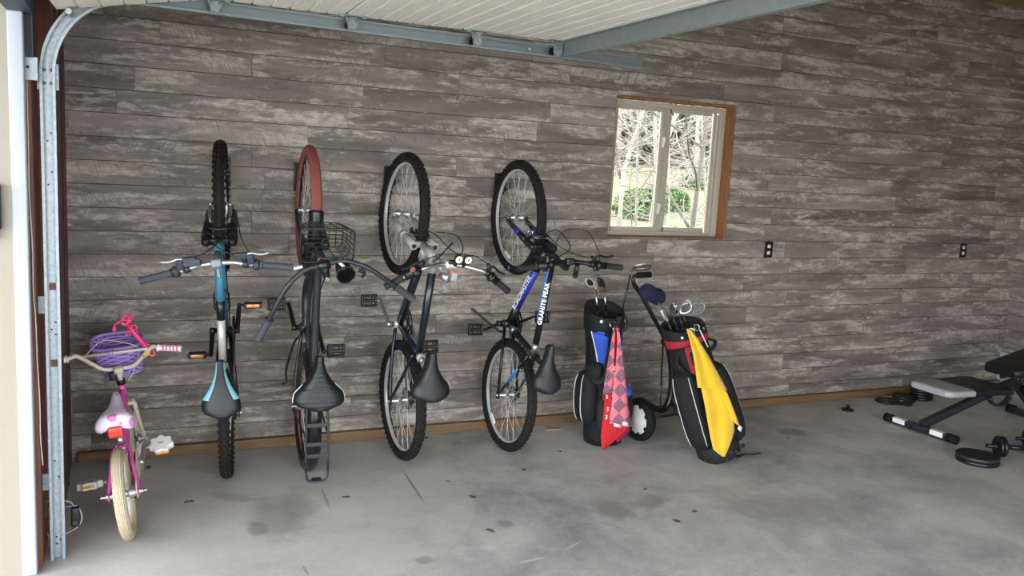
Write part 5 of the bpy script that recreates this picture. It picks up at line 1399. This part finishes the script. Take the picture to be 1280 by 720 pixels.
# ---- cart
ct = thing('golf_cart', 'black folding golf push cart with white wheel discs between the two bags', 'golf cart', (3.05, -.45, 0))
o3 = V((3.05, -.45, 0)); T3 = lambda p: p - o3
axd = V((.99, .12, 0)).normalized()
wc = V((3.045, -.49, .138))
def cart_wheel(c, face):
    mb = MB(T3); n = axd * face; mb.ring(c, n, .115, [(.024 * math.cos(a), .034 * math.sin(a)) for a in [2 * PI * k / 12 for k in range(12)]], 48); w_ = mb.build('wheel', MT['rubber'], ct)
    mb = MB(T3); mb.lathe(c - n * .0, n, [(.103, -.018), (.103, .012), (.09, .020), (.05, .026), (.03, .036), (.0, .038)], 36)
    ds = mb.build('wheel_disc', MT['white_plastic'], w_)
    mb = MB(T3); a_, b_, _ = frame_of(n)
    for k in range(7):
        q = 2 * PI * k / 7; e = a_ * math.cos(q) + b_ * math.sin(q); g = n.cross(e)
        mb.rbox(c + e * .088 + n * .019, (.016, .026, .008), .003, 0, Matrix((e, g, n)).transposed())
    mb.build('disc_slot', MT['black'], ds)
cart_wheel(wc, -1)
w2 = wc + axd * .60; cart_wheel(w2, 1)
mb = MB(T3); mb.cyl(wc + axd * .02, w2 - axd * .02, .009, n=10); mb.build('axle', MT['steel'], ct)
mb = MB(T3)
P_ = [(812, 343.5), (797, 344), (792, 348), (793, 356), (801, 368), (812, 388), (825, 412), (833, 428)]
hp = catmull([at(x, y, -.45) for x, y in P_], 6); mb.tube(hp, .0135, 10); mb.build('handle_tube', MT['satin'], ct)
mb = MB(T3); mb.tube([at(813, 343.3, -.45), at(797, 344, -.45)], .019, 12); mb.build('handle_grip', MT['rubber'], ct)
mb = MB(T3); mb.tube(catmull([at(833, 427, -.45), at(838, 446, -.45), at(840, 470, -.45), at(838, 496, -.45), at(830, 512, -.45), at(818, 510, -.46), at(800, 500, -.47), wc + V((.04, .02, .05))], 7), .026, 10, sx=.8); mb.build('main_frame', MT['satin'], ct)
mb = MB(T3); mb.rbox(at(832, 427, -.46), (.05, .05, .05), .012); mb.build('pivot_block', MT['black'], ct)
mb = MB(T3); mb.tube(catmull([at(829, 428, -.47), at(827.5, 455, -.48), at(826.5, 482, -.48)], 5), .010, 8, sx=.35); mb.build('bag_strap', MT['fabric2'], ct)
mb = MB(T3); mb.cyl(at(826.5, 474, -.48), at(825.5, 508, -.48), .0045, n=8); mb.build('strut_rod', MT['steel'], ct)
mb = MB(T3); mb.tube(catmull([at(838, 500, -.45), at(848, 515, -.55), V((3.37, -.62, .05)), V((3.38, -.66, .018))], 6), .013, 10); mb.build('front_leg', MT['satin'], ct)

# ---- right bag, red and black, leaning back
G = Bag('golf_bag', 'red and black golf bag leaning back against the cart with a yellow towel', (3.345, -.955, .012), (3.105, -.775, .825))
prof = [(0.0, .110, .108), (.015, .126, .122), (.085, .130, .126), (.10, .124, .12), (.22, .132, .128), (.40, .135, .13), (.55, .126, .124), (.68, .120, .118), (.74, .118, .116)]
def rm(i, j):
    a = (j + .5) / K * 360
    if i < 3: return 1
    if 4 <= i <= 7 and 226 < a < 264: return 2
    return 0
mb = MB(); mb.loft([ring_at(z, rx, ry, K=K) for z, rx, ry in prof], rm); mb.build('body', [MT['fabric'], MT['scuffed'], MT['fab_red']], G.t)
mb = MB()
co = [(.735, .120, 0), (.74, .128, 0), (.765, .130, 1), (.79, .131, 1), (.795, .131, 0), (.85, .130, 0), (.862, .124, 0), (.856, .114, 0), (.79, .112, 0), (.70, .108, 0)]
mb.loft([ring_at(z, r, r * .97, K=K, tilt=.035 * max(0, (z - .74) / .12)) for z, r, _ in co], lambda i, j: 1 if i in (1, 2) else 0, True, False); mb.build('collar', [MT['fabric'], MT['fab_red']], G.t)
mb = MB(); mb.cyl((0, 0, .70), (0, 0, .704), .108, n=30); mb.box((0, 0, .77), (.20, .008, .12)); mb.box((0, 0, .77), (.008, .20, .12)); mb.build('club_divider', MT['fabric2'], G.t)
for a, z in ((228, .80), (300, .81)):
    mb = MB(); e = V((math.cos(R_(a)), math.sin(R_(a)), 0)); mb.cyl(e * .126 + V((0, 0, z)), e * .134 + V((0, 0, z)), .008, n=12); mb.build('rivet', MT['alu'], G.t)
mb = MB(); e = V((math.cos(R_(262)), math.sin(R_(262)), 0))
for q in (-.022, .022): mb.ring(e * .142 + V((q, 0, .825 + .01 * (q > 0))), e + V((q * 8, 0, .3)), .019, [(.003 * math.cos(k), .003 * math.sin(k)) for k in [2 * PI * k / 8 for k in range(8)]], 22)
mb.tube(catmull([e * .142 + V((-.02, 0, .84)), e * .15 + V((0, 0, .825)), e * .142 + V((.02, 0, .845))], 5), .004, 6); mb.build('carabiner', MT['chrome'], G.t)
mb = MB(); mb.cyl(e * .140 + V((.035, 0, .83)), e * .140 + V((.06, .0, .70)), .004, n=6); mb.build('pull_cord', MT['piping'], G.t)
mb = MB(); mb.rbox(V((-.055, -.135, .665)), (.07, .03, .085), .012); mb.build('strap_pad', MT['fabric2'], G.t)
pocket(G, 'left_pocket', (-.115, -.045, .35), (.17, .12, .50), [MT['fabric'], MT['fab_red']], R_(-62), piping=[14, 20], matf=lambda i, j: 1 if (i > 8 and 9 < j < 14) else 0)
pocket(G, 'right_pocket', (.125, -.03, .32), (.18, .14, .52), [MT['fabric'], MT['fab_red']], R_(58), piping=[19], matf=lambda i, j: 1 if (i > 9 and 18 < j < 23) else 0)
pocket(G, 'front_pocket', (.03, -.115, .27), (.17, .09, .30), [MT['fabric']], R_(0), piping=[16], ex=2.6)
mb = MB(); mb.tube(catmull([V((.11, -.06, .73)), V((.17, -.03, .70)), V((.185, .0, .665)), V((.15, .02, .64)), V((.11, .03, .66))], 5), .012, 8, sx=.5); mb.build('carry_handle', MT['fabric2'], G.t)
mb = MB(); mb.tube(catmull([V((-.10, -.04, .72)), V((-.15, -.06, .66)), V((-.14, -.08, .62)), V((-.11, -.08, .58))], 5), .010, 8, sx=.4); mb.build('side_handle', MT['fabric2'], G.t)
mb = MB(); mb.T = lambda p: G.rot.transposed() @ (p - G.base)
mb.tube(catmull([atz(920, 572, .02), atz(930, 568, .012), atz(940, 568, .012), atz(951, 566.5, .012)], 5), lambda t: .013 - .005 * t, 8, sx=.35); mb.build('loose_strap', MT['fabric2'], G.t)
for q in (.04, .09):
    mb = MB(); mb.rbox((q, -.128, .03 + q * .3), (.03, .012, .022), .005); mb.build('base_clip', MT['black'], G.t)
# yellow towel on its front
tb = G.base; 
def py(x, y, d=0):
    f = (y - 412) / 158.0
    return at(x, y, -.945 - .185 * f - .055 * math.sin(PI * min(max(f, 0), 1)) + d)
tw = thing('golf_towel', 'bright yellow towel draped down the front of the red and black golf bag', 'towel', py(860, 413))
o4 = py(860, 413); T4 = lambda p: p - o4
def ysheet(mb, L_, R__, d, n=8, wav=.006, th=.007):
    rows = [[py(xl + (xr - xl) * j / n, yl + (yr - yl) * j / n, d - wav * math.sin(j / n * PI * 3 + k * .4)) for j in range(n + 1)] for k, ((xl, yl), (xr, yr)) in enumerate(zip(L_, R__))]
    sub = []
    for i in range(len(rows) - 1):
        for q in range(4): sub.append([rows[i][j].lerp(rows[i + 1][j], q / 4) for j in range(n + 1)])
    sub.append(rows[-1]); mb.sheet(sub, th)
mb = MB(T4); ysheet(mb, [(876, 470), (877, 487), (881, 505), (884.5, 525), (888, 545), (892, 562), (903, 570)], [(898, 470), (908, 490), (914, 508), (917, 525), (917.5, 538), (915, 548), (906, 571)], .0); mb.build('lower_fold', MT['yellow'], tw)
mb = MB(T4); ysheet(mb, [(904, 487), (906, 500), (912, 515), (914, 525)], [(908, 490), (913.5, 503), (919, 518), (924.5, 533)], -.006, 3, .003); mb.build('side_fold', MT['yellow'], tw)
mb = MB(T4); ysheet(mb, [(858.5, 411), (862, 425), (867, 445), (870, 465), (872.5, 484.5)], [(861.5, 411), (873, 425), (887, 448), (898, 468), (908.5, 488)], -.020); mb.build('upper_fold', MT['yellow'], tw)
mb = MB(T4); mb.sheet([[py(924, 531, .0), py(928, 534, .0)], [py(922, 536, .0), py(926, 540, .0)]], .002); mb.build('care_label', MT['label'], tw)
# clubs of the right bag
G2 = G
for k, (x0, y0, x1, y1, toe, mt, lab) in enumerate((
        (842, 420, 834, 400, (-.7, -.6, .3), 'silver', 'silver iron, leftmost of the irons in the red and black golf bag'),
        (848, 414, 839, 392, (-.2, -.95, .3), 'chrome', 'chrome iron standing behind the leftmost iron in the red and black golf bag'),
        (855, 412, 848, 393, (.7, -.6, .4), 'chrome', 'shiny iron in the middle of the red and black golf bag'),
        (860, 410, 852, 390, (.2, -.9, .5), 'silver', 'silver iron behind the middle iron in the red and black golf bag'),
        (866, 410, 864, 394, (.9, -.3, .35), 'galv_dark', 'grey wedge, rightmost club in the red and black golf bag'))):
    club(lab, at(x0, y0, -.78 + .02 * k), at(x1, y1, -.76 + .02 * k), 'iron', MT[mt], MT['steel'], toe, size=1.1)
# driver under a navy headcover
h0, h1 = at(846, 412, -.72), at(815, 366, -.66)
t = thing('golf_club', 'golf driver under a navy knit headcover leaning from the red and black bag', 'golf club', h0)
T5 = lambda p: p - h0
mb = MB(T5); mb.cyl(h0, h0.lerp(h1, .98), .006, n=10); mb.build('shaft', MT['steel'], t)
mb = MB(T5); c0, c1 = at(802, 362, -.68), at(829, 374, -.62); dx = (c1 - c0).normalized(); yy = dx.cross(V((0, 1, 0))).normalized(); zz = dx.cross(yy)
rings = []
for i in range(17):
    u = i / 16; q = [.25, .62, .85, .97, 1.0, 1.0, .98, .95, .93, .95, .99, 1.02, 1.0, .93, .80, .55, .2][i]
    rings.append([c0.lerp(c1, u) + (yy * math.cos(a) * .052 + zz * math.sin(a) * .050) * q for a in [2 * PI * k / 22 for k in range(22)]])
mb.loft(rings); mb.build('head_cover', MT['fab_navy'], t)

# ------------------------------------------------------------------ weights and bench
bn = thing('weight_bench', 'black and grey weight bench with steel foot bar at the right edge', 'weight bench', (5.14, -.90, 0))
oB = V((5.14, -.90, 0)); TB = lambda p: p - oB
mb = MB(TB); f0, f1 = V((5.12, -.60, .033)), V((5.155, -1.16, .033)); d = (f1 - f0).normalized()
mb.tube([f0 + d * .03, f1 - d * .03], .030, 4); mb.cyl(f0.lerp(f1, .40) - V((.03, 0, .005)), f0.lerp(f1, .40) - V((.034, 0, .005)), .008, n=10, mat=1); mb.cyl(f0.lerp(f1, .60) - V((.03, 0, .005)), f0.lerp(f1, .60) - V((.034, 0, .005)), .008, n=10, mat=1)
mb.v = [v for v in mb.v]
ft = MB(TB); rotf = Matrix((V((0, 0, 1)).cross(d), d, V((0, 0, 1)))).transposed(); ft.rbox((f0 + f1) / 2, (.048, .46, .05), .006, 0, rotf)
for q in (.42, .62): ft.cyl((f0.lerp(f1, q)) - V((.0235, 0, .004)), f0.lerp(f1, q) - V((.026, 0, .004)), .009, n=12, mat=1)
ft_ = ft.build('foot_bar', [MT['bench_steel'], MT['black']], bn)
for p, s in ((f0, -1), (f1, 1)):
    mb = MB(TB); mb.cyl(p - d * s * .06, p + d * s * .005, .0315, n=20); mb.cyl(p + d * s * .005, p + d * s * .010, .0315, .026, n=20); mb.cyl(p + d * s * .0095, p + d * s * .0105, .020, n=16, mat=1); mb.build('end_cap', [MT['rubber'], MT['black']], ft_)
for q in (.22, .76):
    mb = MB(TB); c = f0.lerp(f1, q); mb.box(c + V((-.006, 0, .0262)), (.030, .10, .001), 0, rotf); mb.box(c + V((-.0248, 0, .006)), (.001, .10, .034), 0, rotf); mb.build('sticker', MT['label'], ft_)
def beam(mb, a, b, w, h, mat=0):
    a, b = V(a), V(b); x = (b - a).normalized(); y = V((0, 0, 1)).cross(x).normalized(); z = x.cross(y)
    mb.rbox((a + b) / 2, ((b - a).length, w, h), .005, mat, Matrix((x, y, z)).transposed())
mb = MB(TB); beam(mb, (5.14, -.89, .06), (6.06, -.90, .335), .048, .055); mb.build('main_beam', MT['bench_steel'], bn)
mb = MB(TB); beam(mb, (6.35, -.90, .06), (6.02, -.90, .34), .048, .05); mb.build('rear_post', MT['bench_steel'], bn)
mb = MB(TB); mb.rbox((6.36, -.90, .03), (.05, .44, .05), .006); mb.cyl((6.36, -.66, .035), (6.36, -.72, .035), .034, n=18, mat=1); mb.cyl((6.36, -1.14, .035), (6.36, -1.08, .035), .034, n=18, mat=1); mb.build('rear_foot', [MT['bench_steel'], MT['rubber']], bn)
def pad(name, a, b, w0, w1, th, mats, matf, tiltv, rear_round=.06, front_cut=.05):
    a, b = V(a), V(b); x = (b - a).normalized(); y = V((0, 1, 0)); z = x.cross(y).normalized()
    if z.z < 0: z = -z
    L = (b - a).length; mb = MB(TB); rings = []
    N = 24
    for i in range(N + 1):
        u = i / N; w = w0 + (w1 - w0) * u
        e = 1.0
        if u < .06: e = .80 + .20 * math.sqrt(u / .06)
        if u > .92: e = .70 + .30 * math.sqrt((1 - u) / .08)
        w *= e; t_ = th * (1 if .03 < u < .97 else .7)
        r_ = []
        for k in range(28):
            g = 2 * PI * k / 28
            r_.append(a + x * L * u + y * (w / 2 * math.copysign(abs(math.cos(g)) ** .28, math.cos(g))) + z * (t_ / 2 * math.copysign(abs(math.sin(g)) ** .45, math.sin(g))))
        rings.append(r_)
    mb.loft(rings, matf); return mb.build(name, mats, bn)
pad('seat', (5.09, -.945, .335), (5.74, -.945, .330), .34, .42, .052, [MT['leather'], MT['pad_grey']], lambda i, j: 1 if i < 9 else 0, 0)
pad('backrest', (5.80, -.945, .425), (6.80, -.945, .63), .30, .32, .072, [MT['leather']], 0, 0)
mb = MB(TB); beam(mb, (5.9, -.90, .37), (6.6, -.90, .54), .045, .04); mb.build('back_beam', MT['bench_steel'], bn)
mb = MB(TB); mb.rbox((5.80, -1.00, .385), (.10, .012, .014), .003, 0, roty(R_(-10))); mb.build('hinge_plate', MT['alu'], bn)
mb = MB(TB); pc = V((5.86, -.93, .255)); pts = [pc + V((.115 * math.cos(a), 0, .09 * math.sin(a))) for a in [R_(195) + R_(165) * k / 16 for k in range(17)]]
mb.tube(pts, .027, 10, sx=.4); arc_ = mb.build('adjuster_arc', MT['bench_steel'], bn)
mb = MB(TB)
for k in (5, 8, 11, 14): mb.cyl(pts[k] + V((0, -.0115, 0)), pts[k] + V((0, -.013, 0)), .007, n=10)
mb.build('adjuster_hole', MT['alu'], arc_)
mb = MB(TB); mb.rbox((5.72, -.90, .285), (.05, .05, .05), .008); mb.build('seat_bracket', MT['black'], bn)
for (x, z) in ((6.17, .572), (6.11, .285)):
    mb = MB(TB); mb.lathe((x, -1.13, z), (0, 1, 0), [(.03, 0), (.052, .004), (.056, .012), (.056, .165), (.052, .173), (.03, .177)], 24); mb.cyl((x, -1.0, z), (x, -.86, z), .012); mb.build('foam_roller', MT['rubber'], bn)
mb = MB(TB); beam(mb, (6.10, -.90, .24), (6.20, -.90, .60), .03, .03); mb.build('roller_arm', MT['bench_steel'], bn)
# plates
def plate(label, c, r, th, mat, rot=None, hub=.028, group=None):
    t = thing('weight_plate', label, 'weight plate', c, rot, group)
    mb = MB(); mb.lathe((0, 0, 0), (0, 0, 1), [(.0145, .001), (hub, .0), (hub + .012, .004), (r * .80, .004), (r * .86, 0), (r - .003, 0), (r, .003), (r, th - .003), (r - .003, th), (r * .86, th), (r * .80, th - .005), (hub + .012, th - .005), (hub, th), (.0145, th - .001)], 40)
    mb.lathe((0, 0, th * .5), (0, 0, 1), [(.0135, -th * .45), (.0145, 0), (.0135, th * .45)], 16, 1)
    mb.build('disc', [mat, MT['alu']], t); return t
pc = (atz(1197, 575) + atz(1252, 578)) / 2; pc = V((4.985, -1.455, 0))
plate('black weight plate flat on the floor, lower of the big pair by the dumbbell', pc, .128, .024, MT['iron'])
plate('grey topped weight plate, upper of the big pair by the dumbbell', pc + V((.004, .004, .0245)), .128, .024, MT['iron_grey'])
sc_ = V((5.975, -.175, 0))
for k, lab in enumerate(('black weight plate at the bottom of the stack under the bench seat', 'black weight plate second from the bottom of the stack under the bench seat', 'black weight plate third from the bottom of the stack under the bench seat', 'black weight plate on top of the stack under the bench seat')):
    plate(lab, sc_ + V((.002 * (k % 2), .002 * k, .0215 * k)), .088, .021, MT['iron'])
plate('black weight plate flat on the floor at the left of the small plates', (5.575, -.185, 0), .085, .019, MT['iron'])
plate('black weight plate lying under another between the leaning plate and the stack', (5.80, -.17, 0), .083, .02, MT['iron'])
plate('black weight plate lying on another between the leaning plate and the stack', (5.775, -.172, .0205), .083, .02, MT['iron'])
plate('black weight plate propped at a slant against the small plates', (5.665, -.252, .0075), .083, .018, MT['iron_grey'], Matrix.Rotation(R_(12), 3, V((.6, -.8, 0))))
t = thing('star_collar', 'black screw collar lying on the floor left of the foot bar', 'collar', (5.05, -.295, 0))
mb = MB(); mb.lathe((0, 0, 0), (0, 0, 1), [(.044, 0), (.047, .004), (.044, .012), (.02, .014), (.017, .02)], 20); mb.build('ring_plate', MT['iron'], t)
mb = MB(); mb.lathe((0, 0, .013), (0, 0, 1), [(.012, 0), (.012, .018), (.015, .021), (.015, .028), (.01, .031)], 10); mb.build('screw', MT['iron'], t)
def dumbbell(label, c, ang, pr=.068):
    t = thing('dumbbell', label, 'dumbbell', c, rotz(ang))
    mb = MB(); mb.cyl((-.20, 0, 0), (.20, 0, 0), .0135, n=14); mb.cyl((-.06, 0, 0), (.06, 0, 0), .0155, n=14); hd = mb.build('handle', MT['iron'], t)
    for s in (-1, 1):
        for k in range(2):
            mb = MB(); mb.lathe((s * (.088 + .024 * k), 0, 0), (s, 0, 0), [(.02, 0), (pr * .8, .002), (pr * .86, 0), (pr - .003, 0), (pr, .003), (pr, .018), (pr - .003, .021), (pr * .86, .021), (pr * .8, .018), (.02, .021)], 32); mb.build('plate', MT['iron'], t)
        mb = MB(); mb.lathe((s * .142, 0, 0), (s, 0, 0), [(.022, 0), (.026, .004), (.022, .014)], 10); mb.build('collar_nut', MT['iron'], t)
dumbbell('black plate loaded dumbbell on the floor beside the big pair of plates', (5.33, -1.475, .0685), R_(-27))
dumbbell('black dumbbell at the right frame edge behind the other dumbbell', (5.70, -1.42, .0685), R_(-27))
# ------------------------------------------------------------------ litter on the floor
t = MB(); P0 = atz(690, 536); t.prism([P0 + V((-.06, -.02, 0)), P0 + V((.05, -.03, 0)), P0 + V((.06, .0, 0)), P0 + V((-.02, .025, 0))], (0, 0, .006)); tag(t.build('wood_shard', MT['cardboard']), 'tan flat wood shard on the floor by the wheel nearest the golf bags', 'wood scrap')

crumbs = [(533, 548), (612, 664), (186, 585), (148, 600), (432, 622), (560, 602), (700, 565), (868, 640), (806, 612), (845, 652), (1160, 520), (1195, 507), (985, 548), (1005, 498), (1012, 499), (236, 628), (590, 622), (655, 588)]
g = random.Random(5); proto = None
for x, y in crumbs:
    p = atz(x, y); rz_ = rotz(g.uniform(0, 6.28))
    if proto is None:
        mb = MB(); mb.sheet([[(-.022, -.010, .002), (-.02, .006, .006)], [(-.004, -.013, .008), (-.002, .012, .003)], [(.012, -.008, .003), (.014, .009, .009)], [(.026, -.002, .004), (.025, .003, .004)]], .0015)
        proto = mb.build('dry_leaf', MT['leaf_dry']); o = proto
        tag(o, 'small brown dry leaf crumb lying on the concrete floor', 'leaf', 'dry leaf crumbs on the floor')
    else:
        o = proto.copy(); COL.objects.link(o)
    s = g.uniform(.5, 1.0); o.matrix_world = Matrix.Translation(p) @ rz_.to_4x4() @ Matrix.Diagonal((s, s, s, 1))

for o in list(COL.objects):
    if o.parent is None and 'label' in o and 'group' not in o:
        n = o.name.split('.')[0]
        g_ = {'bicycle': 'bicycles hung on end along the plank wall', 'golf_bag': 'golf bags by the wall', 'golf_towel': 'towels hung on the golf bags', 'golf_club': 'golf clubs in the two bags', 'weight_plate': 'weight plates on the floor', 'dumbbell': 'dumbbells on the floor'}.get(n)
        if g_: o['group'] = g_
# ------------------------------------------------------------------ outside, seen through the window
def hgt(x, y):
    d = max(0, y - 6)
    return -0.12 + 0.075 * d + 0.15 * math.sin(x * 0.35) * min(1, d / 10)
mb = MB()
rows = []
for i in range(30):
    y = 0.16 + i * 1.8
    rows.append([(x * 2.4 - 20, y, hgt(x * 2.4 - 20, y)) for x in range(36)])
vs = [p for r in rows for p in r]; nc = 36
mb.add(vs, [[i * nc + j, i * nc + j + 1, (i + 1) * nc + j + 1, (i + 1) * nc + j] for i in range(29) for j in range(nc - 1)], 0, True)
struct('lawn', mb, MT['grass'])
struct('driveway', MB().box((-12, -4, -0.06), (22.5, 40, 0.1)).box((10, -19.2, -0.06), (21, 24.6, 0.1)), MT['gravel'])
def bare_tree(seed, x, y, h, r, label, mat, depth=5, spread=0.55, group=None, low=0.12):
    g = random.Random(seed)
    z0 = hgt(x, y) - 0.1
    t = thing('bare_tree', label, 'tree', (x, y, z0), None, group)
    tr, br = MB(), MB()
    cnt = [0]
    def grow(p, d, L, rad, lev):
        pts = [p]; q = p.copy(); dd = d.copy()
        n = 5
        for k in range(n):
            dd = (dd + V((g.uniform(-1, 1), g.uniform(-1, 1), g.uniform(-.4, .7))) * 0.2).normalized()
            q = q + dd * (L / n); pts.append(q.copy())
        (tr if lev == 0 else br).tube(pts, lambda u: rad * (1 - 0.65 * u), 6 if lev < 2 else 4)
        if lev >= depth: return
        nb = [9, 5, 4, 3, 2][min(lev, 4)]
        for k in range(nb):
            u = (low if lev == 0 else 0.25) + (1 - low) * (k + g.random()) / nb
            u = min(u, 0.98)
            i = min(int(u * n), n - 1)
            b = pts[i].lerp(pts[i + 1], u * n - i)
            ax = V((g.uniform(-1, 1), g.uniform(-1, 1), g.uniform(-.5, .5)))
            nd = (dd * (1 - spread) + ax * spread * 1.3).normalized()
            if nd.z < -0.25: nd.z *= -0.5
            grow(b, nd, L * g.uniform(0.38, 0.62), max(rad * (1 - 0.65 * u) * 0.55, 0.004), lev + 1)
    grow(V((0, 0, 0)), V((g.uniform(-.15, .15), g.uniform(-.1, .1), 1)).normalized(), h, r, 0)
    tr.build('trunk', mat, t); br.build('branches', mat, t)
B1, B2 = MT['bark'], MT['bark_dark']
def along(px, y): p = at(px, 220, y); return p.x
bare_tree(1, along(800, 3.2), 3.2, 4.2, 0.018, 'thin pale bare sapling close outside behind the left window pane', B1, 4)
bare_tree(2, along(868, 4.2), 4.2, 4.5, 0.04, 'crooked bare tree close outside behind the right window pane', B2, 4, 0.6)
bare_tree(3, along(900, 6.5), 6.5, 6.0, 0.025, 'slender bare tree outside at the right edge of the window', B1, 4)
bare_tree(4, along(820, 9.0), 9.0, 7.0, 0.04, 'slim bare tree outside behind the window meeting rail', B1, 4)
bare_tree(5, along(778, 12.0), 12.0, 8.0, 0.055, 'bare tree at the wood edge behind the left edge of the left pane', B1, 4)
for k in range(9):
    y = 20 + (k * 37 % 11) * 1.3
    bare_tree(20 + k, along(755 + k * 19, y), y, 11, 0.085, 'tall bare tree in the far woods outside the window', B2 if k % 3 else B1, 3, 0.5, 'far bare trees', 0.25)
def bush(seed, x, y, rx, rz, n, mat, name, label, cat, leaf=0.07, group=None):
    g = random.Random(seed); z0 = hgt(x, y)
    t = thing(name, label, cat, (x, y, z0 - 0.05), None, group)
    st, lf = MB(), MB()
    for k in range(10):
        a = g.uniform(0, 6.28); e = V((math.cos(a) * rx * .7, math.sin(a) * rx * .7, rz * g.uniform(.6, 1.4)))
        st.tube(catmull([(0, 0, 0), e * 0.5 + V((0, 0, .1)), e], 4), lambda u: 0.02 * (1.1 - u), 5)
    for k in range(n):
        a, ph, rr = g.uniform(0, 6.28), math.acos(g.uniform(-.6, 1)), g.uniform(.55, 1) ** .6
        c = V((rx * rr * math.sin(ph) * math.cos(a), rx * rr * math.sin(ph) * math.sin(a), rz * (0.6 + rr * math.cos(ph))))
        u = V((g.uniform(-1, 1), g.uniform(-1, 1), g.uniform(-1, 1))).normalized() * leaf
        w = u.cross(V((g.uniform(-1, 1), g.uniform(-1, 1), g.uniform(-1, 1)))).normalized() * leaf * .5
        lf.add([c - u, c + w, c + u, c - w], [[0, 1, 2, 3]], 0)
    st.build('stems', MT['bark_dark'], t); lf.build('foliage', mat, t)
for k, (px_, y, h, sd) in enumerate(((785, 3.8, 3.4, 71), (835, 5.2, 3.8, 72), (878, 7.5, 4.2, 73), (812, 7.0, 4.0, 74))):
    bare_tree(sd, along(px_, y), y, h, 0.016, ('twiggy sapling outside in the left half of the left window pane', 'twiggy sapling outside behind the window latches', 'twiggy sapling outside in the middle of the right window pane', 'twiggy sapling outside in the right half of the left window pane')[k], B1, 4, 0.8, None, 0.2)
bush(1, along(803, 15), 15, 0.75, 0.55, 1500, MT['leaf'], 'green_bush', 'fresh green bush outside in the middle of the left window pane', 'bush')
bush(2, along(842, 17), 17, 0.6, 0.45, 900, MT['leaf'], 'green_bush', 'fresh green bush outside beside the window meeting rail', 'bush')
bush(3, along(880, 22), 22, 0.9, 0.6, 1100, MT['leaf'], 'green_bush', 'fresh green bush far outside behind the right window pane', 'bush', 0.09)
for k in range(9):
    y = 34 + (k * 5 % 7) * 1.5
    bush(40 + k, along(740 + 21 * k, y), y - 0, 2.6, 3.6, 3200, MT['needle'], 'evergreen_tree', 'dark evergreen at the back of the woods outside the window', 'tree', 0.22, 'far evergreens')
ev = [o for o in COL.objects if o.name.startswith('evergreen_tree') and o.parent is None]
for k in range(12):                                # more of the same woods to either side
    x = along(740, 40) - 5 - 4.2 * (k // 2) if k % 2 else along(910, 40) + 5 + 4.2 * (k // 2)
    y = 37 + (k * 7 % 5) * 1.6
    dup(ev[k % len(ev)], (x, y, hgt(x, y) - .05))
# ------------------------------------------------------------------ light
w = bpy.data.worlds.new('overcast_sky'); SC.world = w; w.use_nodes = True
nt = w.node_tree; nt.nodes.clear()
o = nt.nodes.new('ShaderNodeOutputWorld'); b = nt.nodes.new('ShaderNodeBackground'); nt.links.new(b.outputs[0], o.inputs[0])
tc = nt.nodes.new('ShaderNodeTexCoord'); sp = nt.nodes.new('ShaderNodeSeparateXYZ'); nt.links.new(tc.outputs['Generated'], sp.inputs[0])
rp = nt.nodes.new('ShaderNodeValToRGB'); nt.links.new(sp.outputs[2], rp.inputs[0])
rp.color_ramp.elements[0].position = 0.0; rp.color_ramp.elements[0].color = (0.84, 0.89, 0.94, 1)
rp.color_ramp.elements[1].position = 1.0; rp.color_ramp.elements[1].color = (0.92, 0.98, 1.08, 1)
nt.links.new(rp.outputs[0], b.inputs[0]); b.inputs[1].default_value = SKY
po = bpy.data.lights.new('door_opening_portal', 'AREA'); po.shape = 'RECTANGLE'; po.size = 4.9; po.size_y = 2.2
po.cycles.is_portal = True
pl = bpy.data.objects.new('door_opening_portal', po); COL.objects.link(pl)
pl.location = (-0.4, -3.75, 1.1); pl.rotation_euler = (PI / 2, 0, -PI / 2)
po = bpy.data.lights.new('added_opening_portal', 'AREA'); po.shape = 'RECTANGLE'; po.size = 4.1; po.size_y = 2.2  # portal for the added opening in the unseen front wall
po.cycles.is_portal = True
pl = bpy.data.objects.new('added_opening_portal', po); COL.objects.link(pl)
pl.location = (2.3, -6.82, 1.1); pl.rotation_euler = (PI / 2, 0, 0)
# ------------------------------------------------------------------ camera
cd = bpy.data.cameras.new('camera'); cd.sensor_width = 36; cd.lens = FOC / 1280 * 36; cd.clip_start = 0.05; cd.clip_end = 300
cam = bpy.data.objects.new('camera', cd); COL.objects.link(cam)
Mx = Matrix((( CR.x, CU.x, -CF.x), (CR.y, CU.y, -CF.y), (CR.z, CU.z, -CF.z))).to_4x4(); Mx.translation = CAM
cam.matrix_world = Mx
SC.camera = cam
vs = SC.view_settings
vs.view_transform = 'Standard'; vs.look = 'None'; vs.gamma = 1; vs.use_curve_mapping = False; vs.exposure = EXPO
SC.cycles.max_bounces = 8; SC.cycles.diffuse_bounces = 5; SC.cycles.transparent_max_bounces = 8
